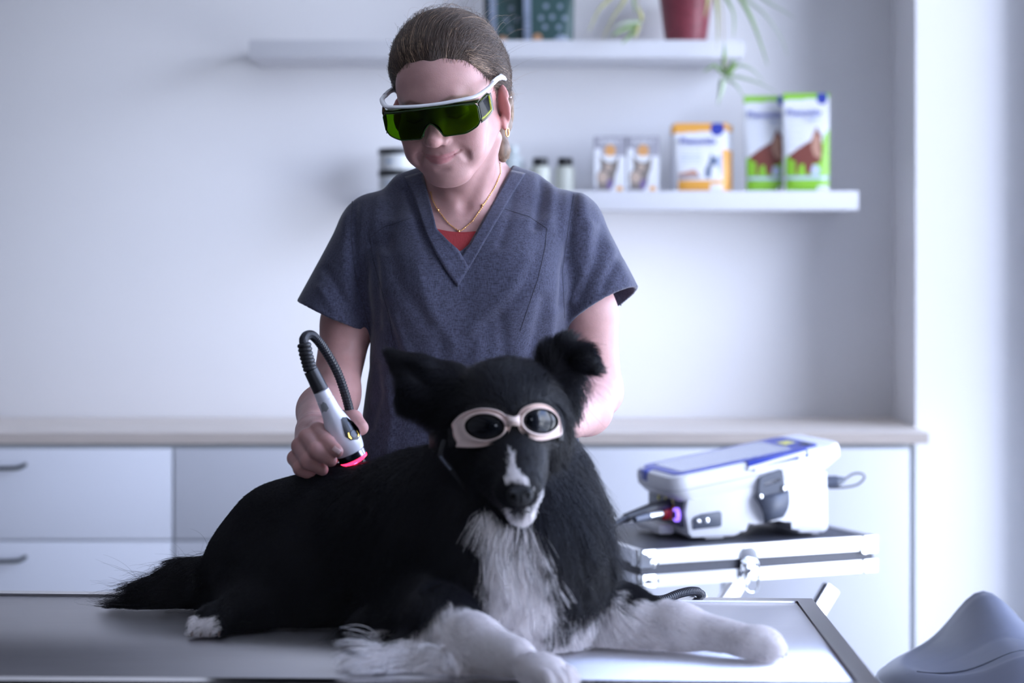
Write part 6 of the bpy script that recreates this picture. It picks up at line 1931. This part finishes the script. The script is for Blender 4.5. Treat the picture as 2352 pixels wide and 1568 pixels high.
for k, dx in enumerate((-0.0165, -0.0055, 0.0055, 0.0165)):
    p = Vector((OT(478, 2.41, 0)[0] + dx, 2.394, TZ + 0.009)); B().cyl(p, p + Vector((0, -0.008, -0.006)), 0.0022, 0.0007, 8).build('claw', CLAW, dog)

# ------------------------------------------------------------------ the dog's goggles
CRM = mat('cream_rubber', (0.78, 0.62, 0.56), 0.45)
DLENS = mat('mirror_black_lens', (0.004, 0.005, 0.008), 0.03, spec=0.4)
dg_ = thing('dog_goggles', 'cream framed black lens goggles strapped on the dog\'s head', 'goggles', q(1180, 965, 2.27))
def ring_part(outer, cen_, rx, ry, depth, rot_=0.0, wing=0.014):
    N = 72
    sm_ = [(v.x, v.y) for v in catmull([(a_[0], a_[1], 0) for a_ in outer], 6, closed=True)]
    op = resamp(sm_ + [sm_[0]], 721)[:-1]
    an = np.arctan2(op[:, 1] - cen_[1], op[:, 0] - cen_[0])
    rows = []
    th = np.linspace(-PI, PI, N, endpoint=False)
    O = []
    for t in th:
        j = np.argmin(np.abs((an - t + PI) % (2 * PI) - PI)); O.append(op[j])
    O = np.array(O)
    I_ = np.stack([cen_[0] + rx * np.cos(th) * math.cos(rot_) - ry * np.sin(th) * math.sin(rot_), cen_[1] + rx * np.cos(th) * math.sin(rot_) + ry * np.sin(th) * math.cos(rot_)], 1)
    for (s, dz) in ((1.0, wing), (1.02, 0.004), (0.93, 0.0), (0.72, 0.0022), (0.50, 0.0030), (0.34, -0.0005), (0.16, -0.0030), (0.0, -0.0022), (0.0, 0.003)):
        row = []
        for k in range(N):
            p = I_[k] * (1 - s) + O[k] * s
            row.append(P(p[0], p[1], depth(p[0]) + dz))
        rows.append(row + [row[0]])
    b = B(); b.grid(rows); bmesh.ops.remove_doubles(b.bm, verts=b.bm.verts, dist=1e-6)
    fr_ = b.build('frame_half', CRM, dg_, auto=60)
    rows = []
    for s in np.linspace(1.0, 0.0, 9):
        row = []
        for k in range(N):
            p = np.array(cen_) + (I_[k] - np.array(cen_)) * max(s, 0.001)
            row.append(P(p[0], p[1], depth(p[0]) + 0.0012 - 0.0055 * (1 - s * s)))
        rows.append(row + [row[0]])
    b = B(); b.grid(rows); bmesh.ops.remove_doubles(b.bm, verts=b.bm.verts, dist=1e-6)
    b.build('lens', DLENS, dg_, auto=80)
    return fr_
dl = lambda px: 2.254 + 0.030 * max(0.0, (1150 - px) / 110) ** 1.5
drr = lambda px: 2.254 + 0.026 * max(0.0, (px - 1215) / 75) ** 1.5
ring_part([(1037, 975), (1048, 961), (1066, 948), (1100, 938), (1135, 940), (1160, 952), (1172, 968), (1171, 988), (1160, 1004), (1135, 1019), (1100, 1027), (1045, 1026), (1050, 1018), (1042, 1002), (1040, 984)], (1113, 980), 46, 30, dl, 0.04)
ring_part([(1187, 968), (1192, 948), (1208, 933), (1238, 926), (1264, 934), (1282, 953), (1289, 978), (1290, 998), (1266, 1008), (1240, 1012), (1212, 1006), (1195, 991)], (1242, 967), 41, 29, drr, 0.06)
b = B()
b.grid([[P(1164, 956, 2.254), P(1180, 961, 2.2505), P(1194, 956, 2.254)], [P(1166, 966, 2.250), P(1180, 967, 2.2470), P(1192, 965, 2.250)], [P(1164, 978, 2.254), P(1180, 973, 2.2505), P(1194, 974, 2.254)]])
o = b.build('bridge', CRM, dg_); md = o.modifiers.new('t', 'SOLIDIFY'); md.thickness = 0.003
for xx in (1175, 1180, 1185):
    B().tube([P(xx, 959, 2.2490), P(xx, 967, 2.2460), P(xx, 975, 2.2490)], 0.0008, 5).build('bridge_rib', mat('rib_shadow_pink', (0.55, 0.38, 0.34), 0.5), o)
STRAP = mat('black_webbing', (0.006, 0.006, 0.008), 0.7, bump=0.4, bscale=400)
def band(pts, w_, name, m, parent, up=(0, 0, 1)):
    c = catmull(pts, 8); b = B(); b.tube(c, w_ / 2, 8, flat=0.14, up=None)
    return b.build(name, m, parent)
rows = []
sp = catmull([P(1046, 1001, 2.294), P(1028, 1006, 2.315), P(1004, 1012, 2.350), P(985, 1015, 2.40), P(1000, 1000, 2.45)], 8)
b = B(); b.grid([[p + Vector((0, 0, 0.0115)), p, p - Vector((0, 0, 0.0115))] for p in sp]); o = b.build('strap', STRAP, dg_); md = o.modifiers.new('t', 'SOLIDIFY'); md.thickness = 0.002
sp = catmull([P(1284, 988, 2.290), P(1292, 990, 2.31), P(1296, 992, 2.36), P(1290, 992, 2.42)], 8)
b = B(); b.grid([[p + Vector((0, 0, 0.0115)), p, p - Vector((0, 0, 0.0115))] for p in sp]); o = b.build('strap', STRAP, dg_); md = o.modifiers.new('t', 'SOLIDIFY'); md.thickness = 0.002
B().tube([P(1012, 1048, 2.285), P(1022, 1062, 2.280), P(1036, 1078, 2.279)], 0.0022, 8, flat=0.5).build('strap_buckle', DPLAST, dg_)
B().tube(catmull([P(1020, 1010, 2.30), P(1012, 1048, 2.286), P(1036, 1078, 2.280), P(1075, 1130, 2.30)], 6), 0.003, 8, flat=0.4).build('chin_strap', STRAP, dg_)
